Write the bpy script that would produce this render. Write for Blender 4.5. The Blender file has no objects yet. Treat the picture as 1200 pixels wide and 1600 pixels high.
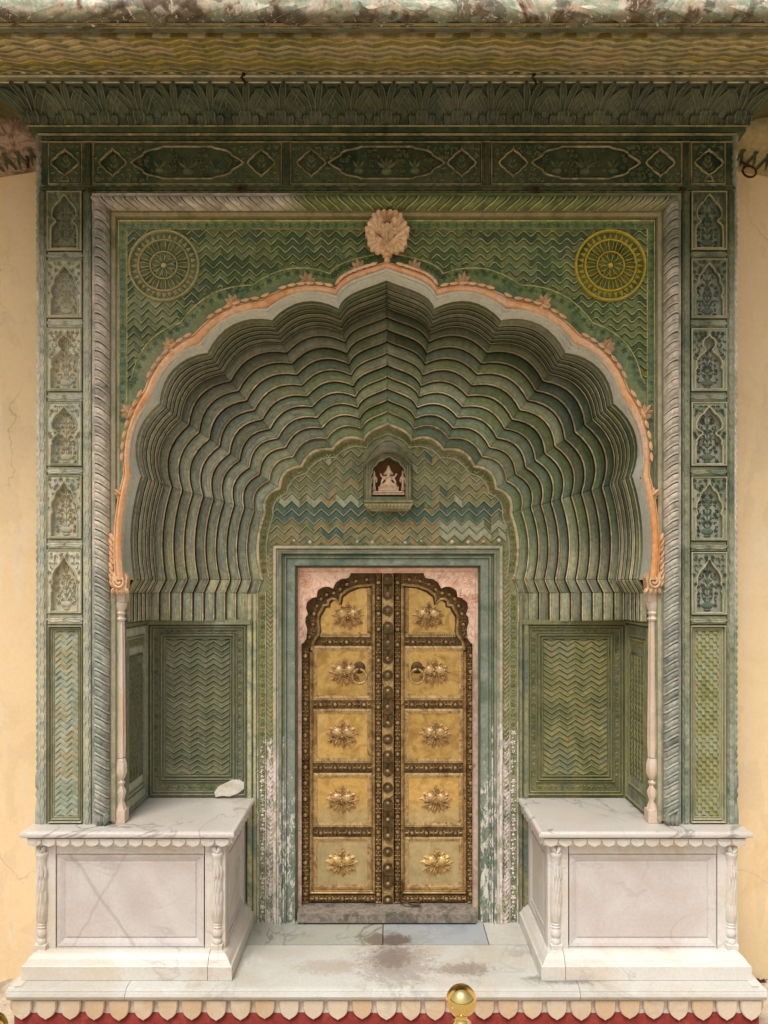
import bpy, bmesh, math, random
from math import sin, cos, pi, radians, hypot, atan2, sqrt, floor
from mathutils import Vector, Matrix, noise
from mathutils.geometry import delaunay_2d_cdt
random.seed(7)
SC = bpy.context.scene
COL = SC.collection

# ------------------------------------------------------------------ camera
D, FPX, CX, HY, EYE = 4.0, 1200.0, 604.0, 910.0, 2.22   # distance to facade, focal px, centre, horizon, eye height
cam_d = bpy.data.cameras.new('camera')
cam_d.sensor_fit = 'VERTICAL'; cam_d.sensor_height = 36.0; cam_d.lens = 36.0 * FPX / 1600.0
cam_d.shift_y = (HY - 800.0) / 1600.0; cam_d.shift_x = (600.0 - CX) / 1600.0
cam_d.clip_start = 0.05; cam_d.clip_end = 500
cam = bpy.data.objects.new('camera', cam_d); COL.objects.link(cam)
cam.location = (0, -D, EYE); cam.rotation_euler = (radians(90), 0, 0)
SC.camera = cam

# ------------------------------------------------------------------ light
W = bpy.data.worlds.new('World'); SC.world = W; W.use_nodes = True
wn = W.node_tree; wn.nodes.clear()
sky = wn.nodes.new('ShaderNodeTexSky'); sky.sky_type = 'NISHITA'; sky.sun_disc = False
sky.sun_elevation = radians(60); sky.sun_rotation = radians(200)
sky.dust_density = 4.0; sky.air_density = 1.0; sky.ozone_density = 1.0
hsv = wn.nodes.new('ShaderNodeHueSaturation'); hsv.inputs['Saturation'].default_value = 0.30
bg = wn.nodes.new('ShaderNodeBackground'); bg.inputs['Strength'].default_value = 0.10
wo = wn.nodes.new('ShaderNodeOutputWorld')
wn.links.new(sky.outputs[0], hsv.inputs['Color']); wn.links.new(hsv.outputs[0], bg.inputs[0]); wn.links.new(bg.outputs[0], wo.inputs[0])
sl = bpy.data.lights.new('sun', 'SUN'); sl.energy = 1.45; sl.angle = radians(24); sl.color = (1.0, 0.975, 0.94)
sun = bpy.data.objects.new('sun', sl); COL.objects.link(sun)
el, az = radians(60), radians(200)     # sky: rotation measured from +Y, clockwise
sd = Vector((sin(az) * cos(el), cos(az) * cos(el), sin(el)))
sun.rotation_euler = (-sd).to_track_quat('-Z', 'Y').to_euler()
sun.location = sd * 20
SC.view_settings.view_transform = 'Standard'; SC.view_settings.look = 'None'
SC.view_settings.gamma = 1.0; SC.view_settings.exposure = 0.55
try: SC.view_settings.use_curve_mapping = False
except Exception: pass
SC.render.engine = 'CYCLES'
SC.cycles.max_bounces = 8; SC.cycles.diffuse_bounces = 5; SC.cycles.glossy_bounces = 4
SC.cycles.use_denoising = True

# ------------------------------------------------------------------ materials
def lin(h):
    h = h.lstrip('#'); r = []
    for i in (0, 2, 4):
        c = int(h[i:i+2], 16) / 255.0
        r.append(c / 12.92 if c <= .04045 else ((c + .055) / 1.055) ** 2.4)
    return r
def C(h, k=1.0):
    r = lin(h); return (min(r[0]*k, .9), min(r[1]*k, .9), min(r[2]*k, .9), 1)

class NT:
    def __init__(s, name):
        s.m = bpy.data.materials.new(name); s.m.use_nodes = True
        s.t = s.m.node_tree; s.t.nodes.clear()
        s.out = s.n('ShaderNodeOutputMaterial'); s.b = s.n('ShaderNodeBsdfPrincipled')
        s.t.links.new(s.b.outputs[0], s.out.inputs[0])
        s.geo = s.n('ShaderNodeNewGeometry'); s.pos = s.geo.outputs['Position']
        s.sep = s.n('ShaderNodeSeparateXYZ'); s.l(s.pos, s.sep.inputs[0])
    def n(s, t, **kw):
        n = s.t.nodes.new(t)
        for k, v in kw.items(): setattr(n, k, v)
        return n
    def l(s, a, b): s.t.links.new(a, b)
    def put(s, sock, v):
        if hasattr(v, 'is_linked') or hasattr(v, 'links'): s.l(v, sock)
        else: sock.default_value = v
    def noise(s, scale, detail=5, rough=.55, dist=0., vec=None, stretch=None):
        n = s.n('ShaderNodeTexNoise')
        n.inputs['Scale'].default_value = scale; n.inputs['Detail'].default_value = detail
        n.inputs['Roughness'].default_value = rough; n.inputs['Distortion'].default_value = dist
        v = vec or s.pos
        if stretch:
            mp = s.n('ShaderNodeMapping'); mp.inputs['Scale'].default_value = stretch; s.l(v, mp.inputs[0]); v = mp.outputs[0]
        s.l(v, n.inputs['Vector']); return n.outputs['Fac']
    def math(s, op, a, b=None, c=None, clamp=False):
        n = s.n('ShaderNodeMath', operation=op, use_clamp=clamp)
        s.put(n.inputs[0], a)
        if b is not None: s.put(n.inputs[1], b)
        if c is not None: s.put(n.inputs[2], c)
        return n.outputs[0]
    def rng(s, v, a, b, c=0., d=1., smooth=True):
        n = s.n('ShaderNodeMapRange'); n.interpolation_type = 'SMOOTHSTEP' if smooth else 'LINEAR'
        s.put(n.inputs['Value'], v)
        for k, x in zip(('From Min', 'From Max', 'To Min', 'To Max'), (a, b, c, d)): n.inputs[k].default_value = x
        return n.outputs[0]
    def mix(s, f, a, b, blend='MIX'):
        n = s.n('ShaderNodeMix', data_type='RGBA', blend_type=blend)
        s.put(n.inputs[0], f); s.put(n.inputs[6], a); s.put(n.inputs[7], b); return n.outputs[2]
    def ramp(s, f, cols, lo=.32, hi=.68):
        n = s.n('ShaderNodeValToRGB'); cr = n.color_ramp; k = len(cols)
        while len(cr.elements) < k: cr.elements.new(.5)
        for i, c in enumerate(cols):
            cr.elements[i].position = lo + (hi - lo) * i / max(1, k - 1); cr.elements[i].color = c
        s.l(f, n.inputs[0]); return n.outputs[0]
    def scale(s, col, f):
        n = s.n('ShaderNodeVectorMath', operation='SCALE'); s.put(n.inputs[0], col); s.put(n.inputs['Scale'], f); return n.outputs[0]
    def mask(s, axis, a, b, wob=.4, ws=2.5):
        v = s.sep.outputs['XYZ'.index(axis)]
        if wob: v = s.math('ADD', v, s.math('MULTIPLY', s.math('SUBTRACT', s.noise(ws, 4), .5), wob))
        return s.rng(v, a, b)

MATS = {}
def paint(name, pal, zones=(), nscale=2.6, streak=(None, 0), flakes=None, stain=None, rough=.72, metal=0., jit=.22,
          rnd=.12, bump=.35, bdist=.004, spec=.16, spots=0., lo=.32, hi=.68, coat=0, dist=.9, band=None, strokes=0, cracks=None, tints=None):
    """weathered painted plaster: noise picks between paint layers, zones change the palette over the place"""
    t = NT(name)
    n1 = t.noise(nscale, 8, .62, dist)
    if strokes:                                      # brush marks that run along a moulding (attribute st: along, across)
        at = t.n('ShaderNodeAttribute'); at.attribute_name = 'st'
        sk = t.noise(1.0, 6, .6, .3, vec=at.outputs['Vector'], stretch=(3.0, 9.0, 1))
        sk2 = t.noise(1.0, 4, .6, .2, vec=at.outputs['Vector'], stretch=(7.0, 45.0, 1))
        n1 = t.math('ADD', t.math('ADD', t.math('MULTIPLY', n1, 1-strokes), t.math('MULTIPLY', sk, strokes*.65)), t.math('MULTIPLY', sk2, strokes*.35))
    col = t.ramp(n1, pal, lo, hi)
    for z in zones:                                  # (axis, a, b, palette, amount)
        f = t.mask(z[0], z[1], z[2], z[5] if len(z) > 5 else .4)
        f = t.math('MULTIPLY', f, z[4])
        col = t.mix(f, col, t.ramp(n1, z[3], lo, hi))
    if band:                                         # (zlo, zhi, colour, amount): a painted-over band
        f = t.math('MULTIPLY', t.mask('Z', band[0]-.02, band[0]+.02, .08, 6), t.mask('Z', band[1]+.02, band[1]-.02, .08, 6))
        f = t.math('MULTIPLY', f, t.rng(t.noise(5, 4), .38, .5)); f = t.math('MULTIPLY', f, band[3])
        col = t.mix(f, col, band[2])
    if streak[1] > 0:
        st = t.noise(1.0, 5, .6, .4, stretch=(9, 9, 1.6))
        col = t.mix(t.math('MULTIPLY', t.rng(st, .50, .72), streak[1]), col, streak[0])
    if stain:
        sn = t.noise(stain[2] if len(stain) > 2 else 7, 7, .6, .5, stretch=stain[3] if len(stain) > 3 else None)
        col = t.mix(t.math('MULTIPLY', t.rng(sn, .54, .66 if len(stain) < 3 else .57), stain[1]), col, stain[0])
    if tints:                                        # (colours, amount): every piece was painted a little differently
        oi2 = t.n('ShaderNodeObjectInfo'); rp = t.n('ShaderNodeValToRGB'); cr = rp.color_ramp; cr.interpolation = 'CONSTANT'
        while len(cr.elements) < len(tints[0]): cr.elements.new(.5)
        for i, c in enumerate(tints[0]): cr.elements[i].position = i/len(tints[0]); cr.elements[i].color = c
        wn_ = t.n('ShaderNodeTexWhiteNoise', noise_dimensions='1D'); t.l(oi2.outputs['Random'], wn_.inputs['W']); t.l(wn_.outputs['Value'], rp.inputs[0])
        col = t.mix(tints[1], col, rp.outputs[0])
    fine = t.noise(48, 5, .7)
    val = t.rng(fine, .25, .75, 1 - jit, 1 + jit, False)
    if rnd:
        oi = t.n('ShaderNodeObjectInfo'); val = t.math('MULTIPLY', val, t.rng(oi.outputs['Random'], 0, 1, 1 - rnd, 1 + rnd, False))
    col = t.scale(col, val)
    if flakes:                                       # (colour, amount, threshold, z_full, z_none)
        fl = t.noise(30, 9, .78, .4, stretch=(1.2, 1.2, .55))
        th = flakes[2]
        if len(flakes) > 3:
            zz = t.mask('Z', flakes[4], flakes[3], .7, 3)
            fl = t.math('ADD', fl, t.math('MULTIPLY', t.math('SUBTRACT', zz, 1.0), .5))
        col = t.mix(t.math('MULTIPLY', t.rng(fl, th, th + .035), flakes[1]), col, flakes[0])
    if spots:
        sp = t.noise(95, 3, .6)
        col = t.mix(t.math('MULTIPLY', t.rng(sp, .66, .72), spots), col, (.5, .47, .4, 1))
    if cracks:
        vo = t.n('ShaderNodeTexVoronoi'); vo.feature = 'DISTANCE_TO_EDGE'; vo.inputs['Scale'].default_value = cracks[0]
        nv = t.n('ShaderNodeTexNoise'); nv.inputs['Scale'].default_value = 3; nv.inputs['Detail'].default_value = 6; t.l(t.pos, nv.inputs['Vector'])
        av = t.n('ShaderNodeVectorMath', operation='ADD'); sv = t.n('ShaderNodeVectorMath', operation='SCALE'); sv.inputs['Scale'].default_value = .5
        t.l(nv.outputs['Color'], sv.inputs[0]); t.l(t.pos, av.inputs[0]); t.l(sv.outputs[0], av.inputs[1]); t.l(av.outputs[0], vo.inputs['Vector'])
        cm = t.math('MULTIPLY', t.rng(vo.outputs['Distance'], cracks[2], 0.), t.rng(t.noise(1.3, 3), .5, .62))
        col = t.mix(t.math('MULTIPLY', cm, cracks[3]), col, cracks[1])
    t.l(col, t.b.inputs['Base Color'])
    t.b.inputs['Roughness'].default_value = rough; t.b.inputs['Metallic'].default_value = metal
    t.b.inputs['Specular IOR Level'].default_value = spec
    if bump:
        b = t.n('ShaderNodeBump'); b.inputs['Strength'].default_value = bump; b.inputs['Distance'].default_value = bdist
        h = t.math('ADD', t.math('MULTIPLY', fine, .6), t.noise(14, 7, .65))
        t.l(h, b.inputs['Height']); t.l(b.outputs[0], t.b.inputs['Normal'])
    MATS[name] = t.m
    return t.m

def marble(name, base, warm, vein, vs=1.6, vamt=.5, wamt=.5, rough=.38, extra=None, bump=.08, stain=None, flat=.5, vary=.12):
    t = NT(name)
    n1 = t.noise(3.2, 6, .6, .8)
    col = t.mix(t.math('MULTIPLY', t.rng(n1, .38, .68), wamt), base, warm)
    v = t.math('ABSOLUTE', t.math('SUBTRACT', t.noise(vs, 5, .55, 1.6, stretch=(1, .7, 1.7)), .5))
    vm = t.math('MULTIPLY', t.rng(v, .028, .0), t.rng(t.noise(2.4, 2), .40, .62))
    col = t.mix(t.math('MULTIPLY', vm, vamt), col, vein)
    cl = t.noise(1.7, 5, .6, .5)
    col = t.mix(t.math('MULTIPLY', t.rng(cl, .45, .75), .45), col, tuple(a*flat + b*(1-flat) for a, b in zip(vein, base)))
    fine = t.noise(70, 4, .6)
    oi = t.n('ShaderNodeObjectInfo'); col = t.mix(t.rng(oi.outputs['Random'], 0, 1, 0, vary, False), col, warm)
    col = t.scale(col, t.math('MULTIPLY', t.rng(fine, .2, .8, .88, 1.08, False), t.rng(t.noise(.9, 3), .3, .7, .93, 1.04)))
    pits = t.noise(60, 4, .7, stretch=(1, 1, 2.2))
    col = t.mix(t.math('MULTIPLY', t.rng(pits, .67, .73), .45), col, (.16, .12, .08, 1))
    if stain:                                        # [(x,y,rx,ry,colour,amount)] spilt, trodden-in dirt
        for (x, y, rx, ry, c, a, ns) in stain:
            dx = t.math('DIVIDE', t.math('SUBTRACT', t.sep.outputs[0], x), rx)
            dy = t.math('DIVIDE', t.math('SUBTRACT', t.sep.outputs[1], y), ry)
            r = t.math('SQRT', t.math('ADD', t.math('MULTIPLY', dx, dx), t.math('MULTIPLY', dy, dy)))
            m = t.math('SUBTRACT', t.math('ADD', t.math('MULTIPLY', t.noise(ns, 9, .8, .6), 2.6), -.42), r)
            col = t.mix(t.math('MULTIPLY', t.rng(m, .05, .5), a), col, c)
    if extra: col = extra(t, col)
    t.l(col, t.b.inputs['Base Color']); t.b.inputs['Roughness'].default_value = rough
    t.b.inputs['Specular IOR Level'].default_value = .45
    b = t.n('ShaderNodeBump'); b.inputs['Strength'].default_value = bump; b.inputs['Distance'].default_value = .004
    t.l(t.math('ADD', t.noise(26, 6, .6), t.math('MULTIPLY', pits, -.6)), b.inputs['Height']); t.l(b.outputs[0], t.b.inputs['Normal'])
    MATS[name] = t.m
    return t.m

# palettes (albedo, linear, from sRGB swatches)
SAT, KV = .73, .86
def G(*h, s=SAT, k=KV):
    r = []
    for x in h:
        c = C(x); y = .25*c[0] + .65*c[1] + .10*c[2]
        r.append(tuple(min(.85, (y + (v-y)*s)*k*t) for v, t in zip(c[:3], (1.08, 1.0, .86))) + (1,))
    return r
B_ = lambda *h: G(*h, s=.78, k=1.02)
V = lambda *h: G(*h, s=.86, k=1.0)      # purer paints
OL_D, OL_M, OL_L = '3c4a26', '5d6b38', '858a4c'
M = MATS
paint('spandrel_paint', G('42603a', '5f783f', '748345', '527050', '64763c', s=.72, k=.98), zones=[('X', -.7, -1.25, G('526a58', '728058', '929872', '62806f'), .75), ('Z', EYE+1.45, EYE+1.1, G('4c6c60', '678064', '858f66', '5a8070'), .5)], streak=(C('8a966c'), .3), nscale=6, rnd=.18, jit=.3)
paint('spandrel_dark', G('38553c', '48643f', '50683f', '40604a', s=.72, k=.95), zones=[('X', -.7, -1.25, G('4c645a', '5f7763', '6a816e'), .7)], nscale=6, rnd=.18, jit=.3)
paint('spandrel_light', G('66763a', '7a8640', '5f7444', '848a4c', s=.725), zones=[('X', -.7, -1.25, G('78846a', '8a9478', '82907e'), .7)], nscale=6, rnd=.18, jit=.3)
paint('tymp_teal', G('41665a', '53766a', '4a6b5c', '6a8674'), nscale=8, jit=.3, streak=(C('8f9a78'), .3))
paint('tymp_ochre', G('848250', '96905a', 'a3945c', '8c8450'), nscale=8, jit=.3)
paint('eave_yellow', V('8a7e0c', 'a0920f', '938a18', '7d7410'), nscale=6, jit=.25)
paint('spandrel_line', G('a09a5c', 'bdb578', '87924f', 'aeac86', k=1.05, s=.85), jit=.3, nscale=9)
paint('frieze_paint', G('28402e', '3a5032', '52603a', '34503c'), streak=(C('6a7858'), .3), spots=.15, jit=.3)
paint('frieze_relief', G('4a5f42', '5f6f48', '737a50', '465c46'), nscale=6, jit=.3)
paint('frieze_line', G('94875a', 'ae9f70', '76764a', 'bfb088'), nscale=6, jit=.3)
paint('vault_paint', G('3f5a38', '64804a', '7f8a56', '5a7666', '959a7c', '48604a', s=.92, k=.95), zones=[('X', -.2, -1.0, G('5f665c', '8c9084', 'a6a796', '64787c', 'bcbcb2', '545c54', s=.8, k=1.05), .88), ('X', .45, 1.2, G('34503a', '587046', '6f7a44', '4c6c62', '425a40', '84803f', s=.9, k=.9), .85), ('Z', EYE+.42, EYE+.05, G('8f9068', '868f7a', 'bab48c', '748684', 'a8a278', 'c6c2a8', s=.8, k=1.05), .85, .5), ('Z', EYE+1.0, EYE+1.4, G('353f2c', '4c5440', '5a6044', '3c4a3c', s=.8, k=.8), .8, .4)], streak=(C('a2a696'), .3), flakes=(C('b9bab0'), .65, .655), nscale=4.2, jit=.36, rnd=.3, strokes=.65, lo=.38, hi=.62, tints=(G('3f5a3c', '6f7c4c', '5c7676', 'a3a594', '4e6650', '7a7c6c', '86905c', '566c64', s=.72, k=.98), .32))  # last zone: shade at the vault's top put into the paint
paint('vault_line', G('a0967f', 'bfb29a', '8a846c', 'cdc2ad', s=1, k=1.15), nscale=6, zones=[('Z', EYE+1.05, EYE+1.4, G('6c6a54', '807b62'), .75)], rnd=.2)  # zone dims the line colour, painting in shade at the vault top
paint('vault_gap_shade', G('33382a', '3e4232', '2c3226'), nscale=8)  # dark colour painted into rib steps and backing as shade
paint('arch_groove_shade', G('5c5a54', '4a4842'), nscale=8)  # darker grey put in the groove to stand for its shade
paint('tymp_paint', G('66703f', '7c8250', '8e8e5e', '6c7c58', '96925f'), streak=(C('b3aa84'), .3), stain=(C('64806c'), .4), nscale=5, rnd=.14, jit=.32)
paint('tymp_line', G('a3a07a', 'bdb796', '8a8f68'), nscale=5)
paint('tymp_light', G('949f82', 'aab49a', '9aa68a', 'b3b08c'), nscale=8, jit=.3)
paint('jamb_paint', G('6f7f3c', '858b45', '9a9b58', '71835a'), zones=[('Z', 1.25, .75, G('5f7a68', '7f9080', '9db0a0', '62736a'), .9)], flakes=(C('e3d6cf'), .95, .47, 1.15, 2.0), nscale=4, jit=.25)
paint('jamb_line', G('b2a98f', 'c8bda6', 'a0ab8d', 'b09a86'), flakes=(C('e3d6cf'), .9, .47, 1.15, 2.0), nscale=6)
paint('teal_paint', G('5f756c', '768b80', '8d9e92', '68806f', s=.7), zones=[('Z', 1.2, .6, G('50685c', '687f72', '869488', 'a6ada2', s=.7), .85)], streak=(C('a9b5a8'), .35), flakes=(C('dcd6c8'), .85, .51, .9, 1.8), nscale=4, rough=.6, jit=.28)
paint('niche_paint', G('4c563f', '626a4c', '6c6e50', '566858', s=.8, k=1.1), zones=[('X', .5, 1.1, G('4e552e', '686a38', '857d40', '5c6a56', k=1.1), .85)], streak=(C('8b948a'), .35), flakes=(C('d0ccba'), .8, .70, .9, 1.6), nscale=3.6, jit=.34)
paint('niche_line', G('6a7462', '7c8474', '757b5c', '8a938a', s=.8, k=1.1), zones=[('X', .5, 1.1, G('686e3e', '7e7e42', '908c4c', k=1.1), .7)], nscale=5, jit=.3)
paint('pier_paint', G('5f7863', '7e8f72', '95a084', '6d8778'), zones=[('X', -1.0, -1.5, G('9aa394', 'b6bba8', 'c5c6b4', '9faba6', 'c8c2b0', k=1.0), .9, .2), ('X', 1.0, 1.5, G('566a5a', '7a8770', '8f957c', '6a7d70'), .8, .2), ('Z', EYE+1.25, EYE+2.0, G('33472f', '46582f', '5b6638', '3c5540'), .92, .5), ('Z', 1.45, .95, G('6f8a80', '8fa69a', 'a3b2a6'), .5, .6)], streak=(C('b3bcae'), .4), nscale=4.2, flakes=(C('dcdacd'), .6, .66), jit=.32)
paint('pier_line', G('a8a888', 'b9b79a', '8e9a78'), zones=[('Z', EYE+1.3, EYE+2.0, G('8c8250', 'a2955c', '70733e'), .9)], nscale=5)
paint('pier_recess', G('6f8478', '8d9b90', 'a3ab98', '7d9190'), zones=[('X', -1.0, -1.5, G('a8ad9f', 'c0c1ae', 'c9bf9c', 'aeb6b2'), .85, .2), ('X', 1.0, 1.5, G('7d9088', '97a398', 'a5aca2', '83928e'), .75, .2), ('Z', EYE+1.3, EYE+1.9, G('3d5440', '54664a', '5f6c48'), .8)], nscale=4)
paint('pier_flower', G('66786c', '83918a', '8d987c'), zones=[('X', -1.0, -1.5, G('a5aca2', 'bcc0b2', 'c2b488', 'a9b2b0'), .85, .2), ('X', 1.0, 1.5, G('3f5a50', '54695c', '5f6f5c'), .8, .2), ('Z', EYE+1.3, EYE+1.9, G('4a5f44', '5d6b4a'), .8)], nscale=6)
paint('lower_panel', G('7f9080', '95a690', 'a3a274', 'b09c68'), zones=[('X', .8, 1.4, G('868a48', '9d9c56', '94a888', 'a88f4c'), .85, .2), ('X', -.8, -1.4, G('8f9878', '93a698', 'a8b5a8', 'aca274', '86a094'), .85, .2)], nscale=7, flakes=(C('dedacb'), .8, .64, 1.0, 1.6), lo=.35, hi=.65, jit=.28)
paint('rope_paint', G('6f7266', '8a8a7e', '7a8078', 'a09c92'), zones=[('X', .3, 1.0, G('5f6a54', '7f866e', '8b9080'), .7, .3), ('Z', EYE+1.75, EYE+1.5, G('85857c', 'a8a49a', 'cac2ba', '989a92', k=1.02), .8, .5), ('Z', EYE+.5, EYE-.3, G('62706e', '808c88', '939d98', '6f7c78'), .9, .5)], streak=(C('c9beb4'), .45), nscale=6, jit=.3, rnd=.2)
paint('rope_top', G('807d70', 'a09a8c', 'bdb4aa', '8f8b78', k=1.1), zones=[('X', -.6, -.4, V('3f5a30', '56703c', '6b7a40', '48643c'), .95, .2), ('X', 1.0, 1.35, G('8a8672', 'a8a08a'), .6, .2)], nscale=6, jit=.28, rnd=.18)
paint('rope_top_line', G('a09a88', 'bdb5a8', k=1.0), zones=[('X', -.6, -.4, V('8a8a50', 'a09c60', '7d8448'), .9, .2)], nscale=6)
paint('rope_line', G('a09c8c', 'b8b2a2', '8f8c78'), zones=[('X', .3, 1.0, G('7a8264', '90967a'), .6, .3), ('Z', EYE+1.75, EYE+1.5, G('b5afa4', 'ccc4ba', k=1.05), .8), ('Z', EYE+.5, EYE-.3, G('8d9a96', 'a5aea8', '7f8c88', k=.95), .85)], nscale=9, jit=.3)
paint('eave_paint', G('84785a', '9a8c68', '8e8a64', 'aa9e7a', s=.9, k=1.35), streak=(C('b3a27c'), .3), nscale=1.8, rnd=.2, jit=.3)
paint('eave_line', G('a09870', 'bfb58e', '8f9478', 'c9bf9c', k=1.1), nscale=5)
paint('eave_fillet', G('4c6157', '66735c', '8d8468', '5b4a3a'), nscale=2)
paint('cove_paint', G('34483c', '455a48', '56664a', '66705a', '4c6058'), streak=(C('6d7a6a'), .35), nscale=4, stain=(C('6f6850'), .45), rnd=.15)
paint('cove_line', G('5c6a58', '707a62', '7a7660'), nscale=5)
paint('olive_paint', G('4a4a26', '5c5a2c', '6a6434'), streak=(C('7a7450'), .3), nscale=4)
paint('roll_paint', G('4a352a', '8d7f6e', 'd3c9bb', '9dbcae', 'e3d9cd', '7c5c48', k=1.05), zones=[('Z', EYE+2.345, EYE+2.32, G('4a4a32', '5f6046', '6f6a4e', '57503a'), .9, .03)], stain=(C('4a362a'), .6, 6, (1, 1, 1.5)), flakes=(C('e3dacd'), .9, .58), nscale=4.0, streak=(C('86ab9c'), .45), bump=.8, bdist=.012, lo=.34, hi=.64)
paint('roll_under', G('4a4634', '6b6a50', '5c6a58', '7d705a'), nscale=5, stain=(C('33281e'), .6), bump=.5)
paint('orange_paint', V('c98a58', 'd9a473', 'e0b48c', 'cf9e78'), streak=(C('dfc6b0'), .45), nscale=6, flakes=(C('d5c8b6'), .6, .62), zones=[('Z', EYE+.6, EYE+.2, V('cf8440', 'd9964f', 'd9a468'), .8)])
paint('orange_leaf', V('c79c74', 'd6b08a', 'd9bb9c', 'c8925f'), nscale=7)
paint('arch_grey', [tuple(min(.82, x*q) for x, q in zip(C(h)[:3], (1.3, 1.24, 1.14))) + (1,) for h in ('cbc6c0', 'd9d4ce', 'dfd9d2', 'b0aaa0')], streak=(C('8a8c86'), .3), nscale=5, zones=[('Z', EYE+.5, EYE+.1, G('a8b5b0', 'c0c8c2', 'b4c4c0'), .7)], jit=.2, strokes=.6)
paint('terracotta', G('b3906c', 'c7a682', 'd3b595', 'a37d58', s=.9, k=1), nscale=9, jit=.25)
paint('rosette_paint', G('4a6c54', '5f7c58', '6f8660', '467062', s=1), zones=[('X', -.6, -1.2, G('6a8678', '789684', '8a9a74'), .7), ('Z', EYE+1.6, EYE+1.2, G('5c8276', '6f9484', '7f9a80'), .6)], nscale=7)
paint('medal_green', V('36482c', '566630', '6d7638'), zones=[('X', -.5, -1.0, G('4c5c44', '6a785a', '7d8964'), .8)], nscale=9, jit=.3)
paint('medal_yellow', G('9c9238', 'b5a648', 'a59c50', s=1, k=.95), zones=[('X', -.3, -.7, G('8d8c5c', 'a3a06c', 'b0a878', k=1.0), .9)], nscale=6, jit=.3)
paint('pink_paint', G('c49a8a', 'd6b0a0', 'e4c6b8', 'bd8a7a', s=.95, k=1.05), zones=[('Z', 2.1, 1.7, G('97857c', 'ab9a90', 'c2b4aa', '8a776c', s=.9, k=.9), .85)], flakes=(C('e4dcd4'), .5, .62), streak=(C('a38f86'), .25), nscale=6)
paint('threshold_stone', G('665f59', '7d756e', '8c847d', '70665e', '9a928a', k=.95), stain=(C('45403b'), .5, 9), flakes=(C('b5aba3'), .5, .66), nscale=10, bump=.7, bdist=.008, jit=.3)
paint('plaster_patch', G('cfccc4', 'd9d6cf', 'c4c0b6', k=.95), nscale=9, bump=.6, bdist=.008, jit=.12, stain=(C('b0aba0'), .4))
paint('wall_plaster', G('dcc5a0', 'e0cba9', 'e3cfb0', 'd8bf97', s=1, k=1), zones=[('Z', .5, .05, G('ccba9a', 'd3c3a4', 'c7b698', s=1, k=1), .7, .6), ('X', -1.5, -2.2, G('dec7a3', 'e2ccab', s=1, k=1), .3, .6)], nscale=1.6, jit=.05, rnd=0, bump=.25, streak=(C('e4d8c6'), .35), stain=(C('cdb692'), .25, 3.5, (1, 1, .5)), spots=.10, rough=.85, lo=.25, hi=.75, cracks=(1.1, C('a88c68'), .006, .5))
paint('eave_pink', G('8d6a58', 'b39a8a', '7a5a4a', 'c4b09c'), nscale=9)
paint('red_paint', V('7d2723', '8e302b', '842a26', '9a3f38'), streak=(C('a5524a'), .3), nscale=6, bump=.6, flakes=(C('b58a80'), .5, .66), jit=.3)
paint('ground_stone', G('8a7f74', 'a3988b', 'b3a899', '958a7d', k=1.2), nscale=3, bump=.6, bdist=.01, stain=(C('6e6358'), .5))
paint('idol_stone', V('b99a80', 'cfb298', 'd9c2aa', 'ab8468'), nscale=25, jit=.2, rnd=.05)
paint('idol_back', V('7d5730', '94693a', '6b4a2c'), nscale=12)
paint('rust_iron', V('3a241a', '4f3020', '5c3a28'), rough=.8, nscale=20, metal=.2)
paint('brass_ring', V('6b5228', '8a6c38', '7a6030'), rough=.42, nscale=20, metal=.8)
paint('brass_panel', [C(x) for x in ('b88f4c', 'cfa65e', 'dcb56c', 'c39a54', 'ad8546')], rough=.36, metal=.6, nscale=8, jit=.14, rnd=.12, bump=.3, bdist=.005, zones=[('Z', .95, .75, B_('a5966a', 'b8aa7c', 'c5b78c'), .85, .05)], stain=(C('946c36'), .35), spec=.5, streak=(C('e2c890'), .35))
paint('brass_flower', B_('94753f', 'b8945a', 'd3b47c', '806434'), rough=.45, metal=.45, nscale=26, rnd=0, jit=.28, bump=.2, zones=[('Z', .95, .75, B_('b08f50', 'cdac66', 'e0c27a'), .9, .05)], spec=.4)
paint('brass_dark', V('3a2b18', '544022', '66502c', '44341c'), rough=.52, metal=.4, nscale=18, jit=.3, rnd=.12, bump=.3, spec=.3)
paint('brass_mid', B_('7d6236', 'a08048', 'c4a468', '665028'), rough=.45, metal=.5, nscale=18, jit=.3, rnd=.1, bump=.25, spec=.4)
paint('brass_stud', V('735a36', '9a7e54', 'b89c6c'), rough=.42, metal=.5, nscale=20, rnd=.15, bump=.1, spec=.4)
paint('door_void', G('120d08', '1c140c'), bump=0, spec=.1)
t = NT('polished_brass'); t.b.inputs['Base Color'].default_value = (.83, .60, .22, 1); t.b.inputs['Metallic'].default_value = 1; t.b.inputs['Roughness'].default_value = .07; M['polished_brass'] = t.m
marble('marble_cream', C('dcd7ce'), C('d3c0a6'), C('9f988e'), wamt=.7, vamt=.45, flat=.3, bump=.2)
marble('marble_scallop', C('ddd0bc'), C('c9a67e'), C('94887a'), wamt=.7, vamt=.3, flat=.3, bump=.25, vary=.75)
marble('marble_peach', C('dccab6'), C('d2b294'), C('94806c'), wamt=.7, vamt=.4, flat=.3, bump=.2)
marble('marble_slab', C('d0c9bf'), C('c6b29a'), C('86807c'), vs=2.2, vamt=.85, wamt=.35)
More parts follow.
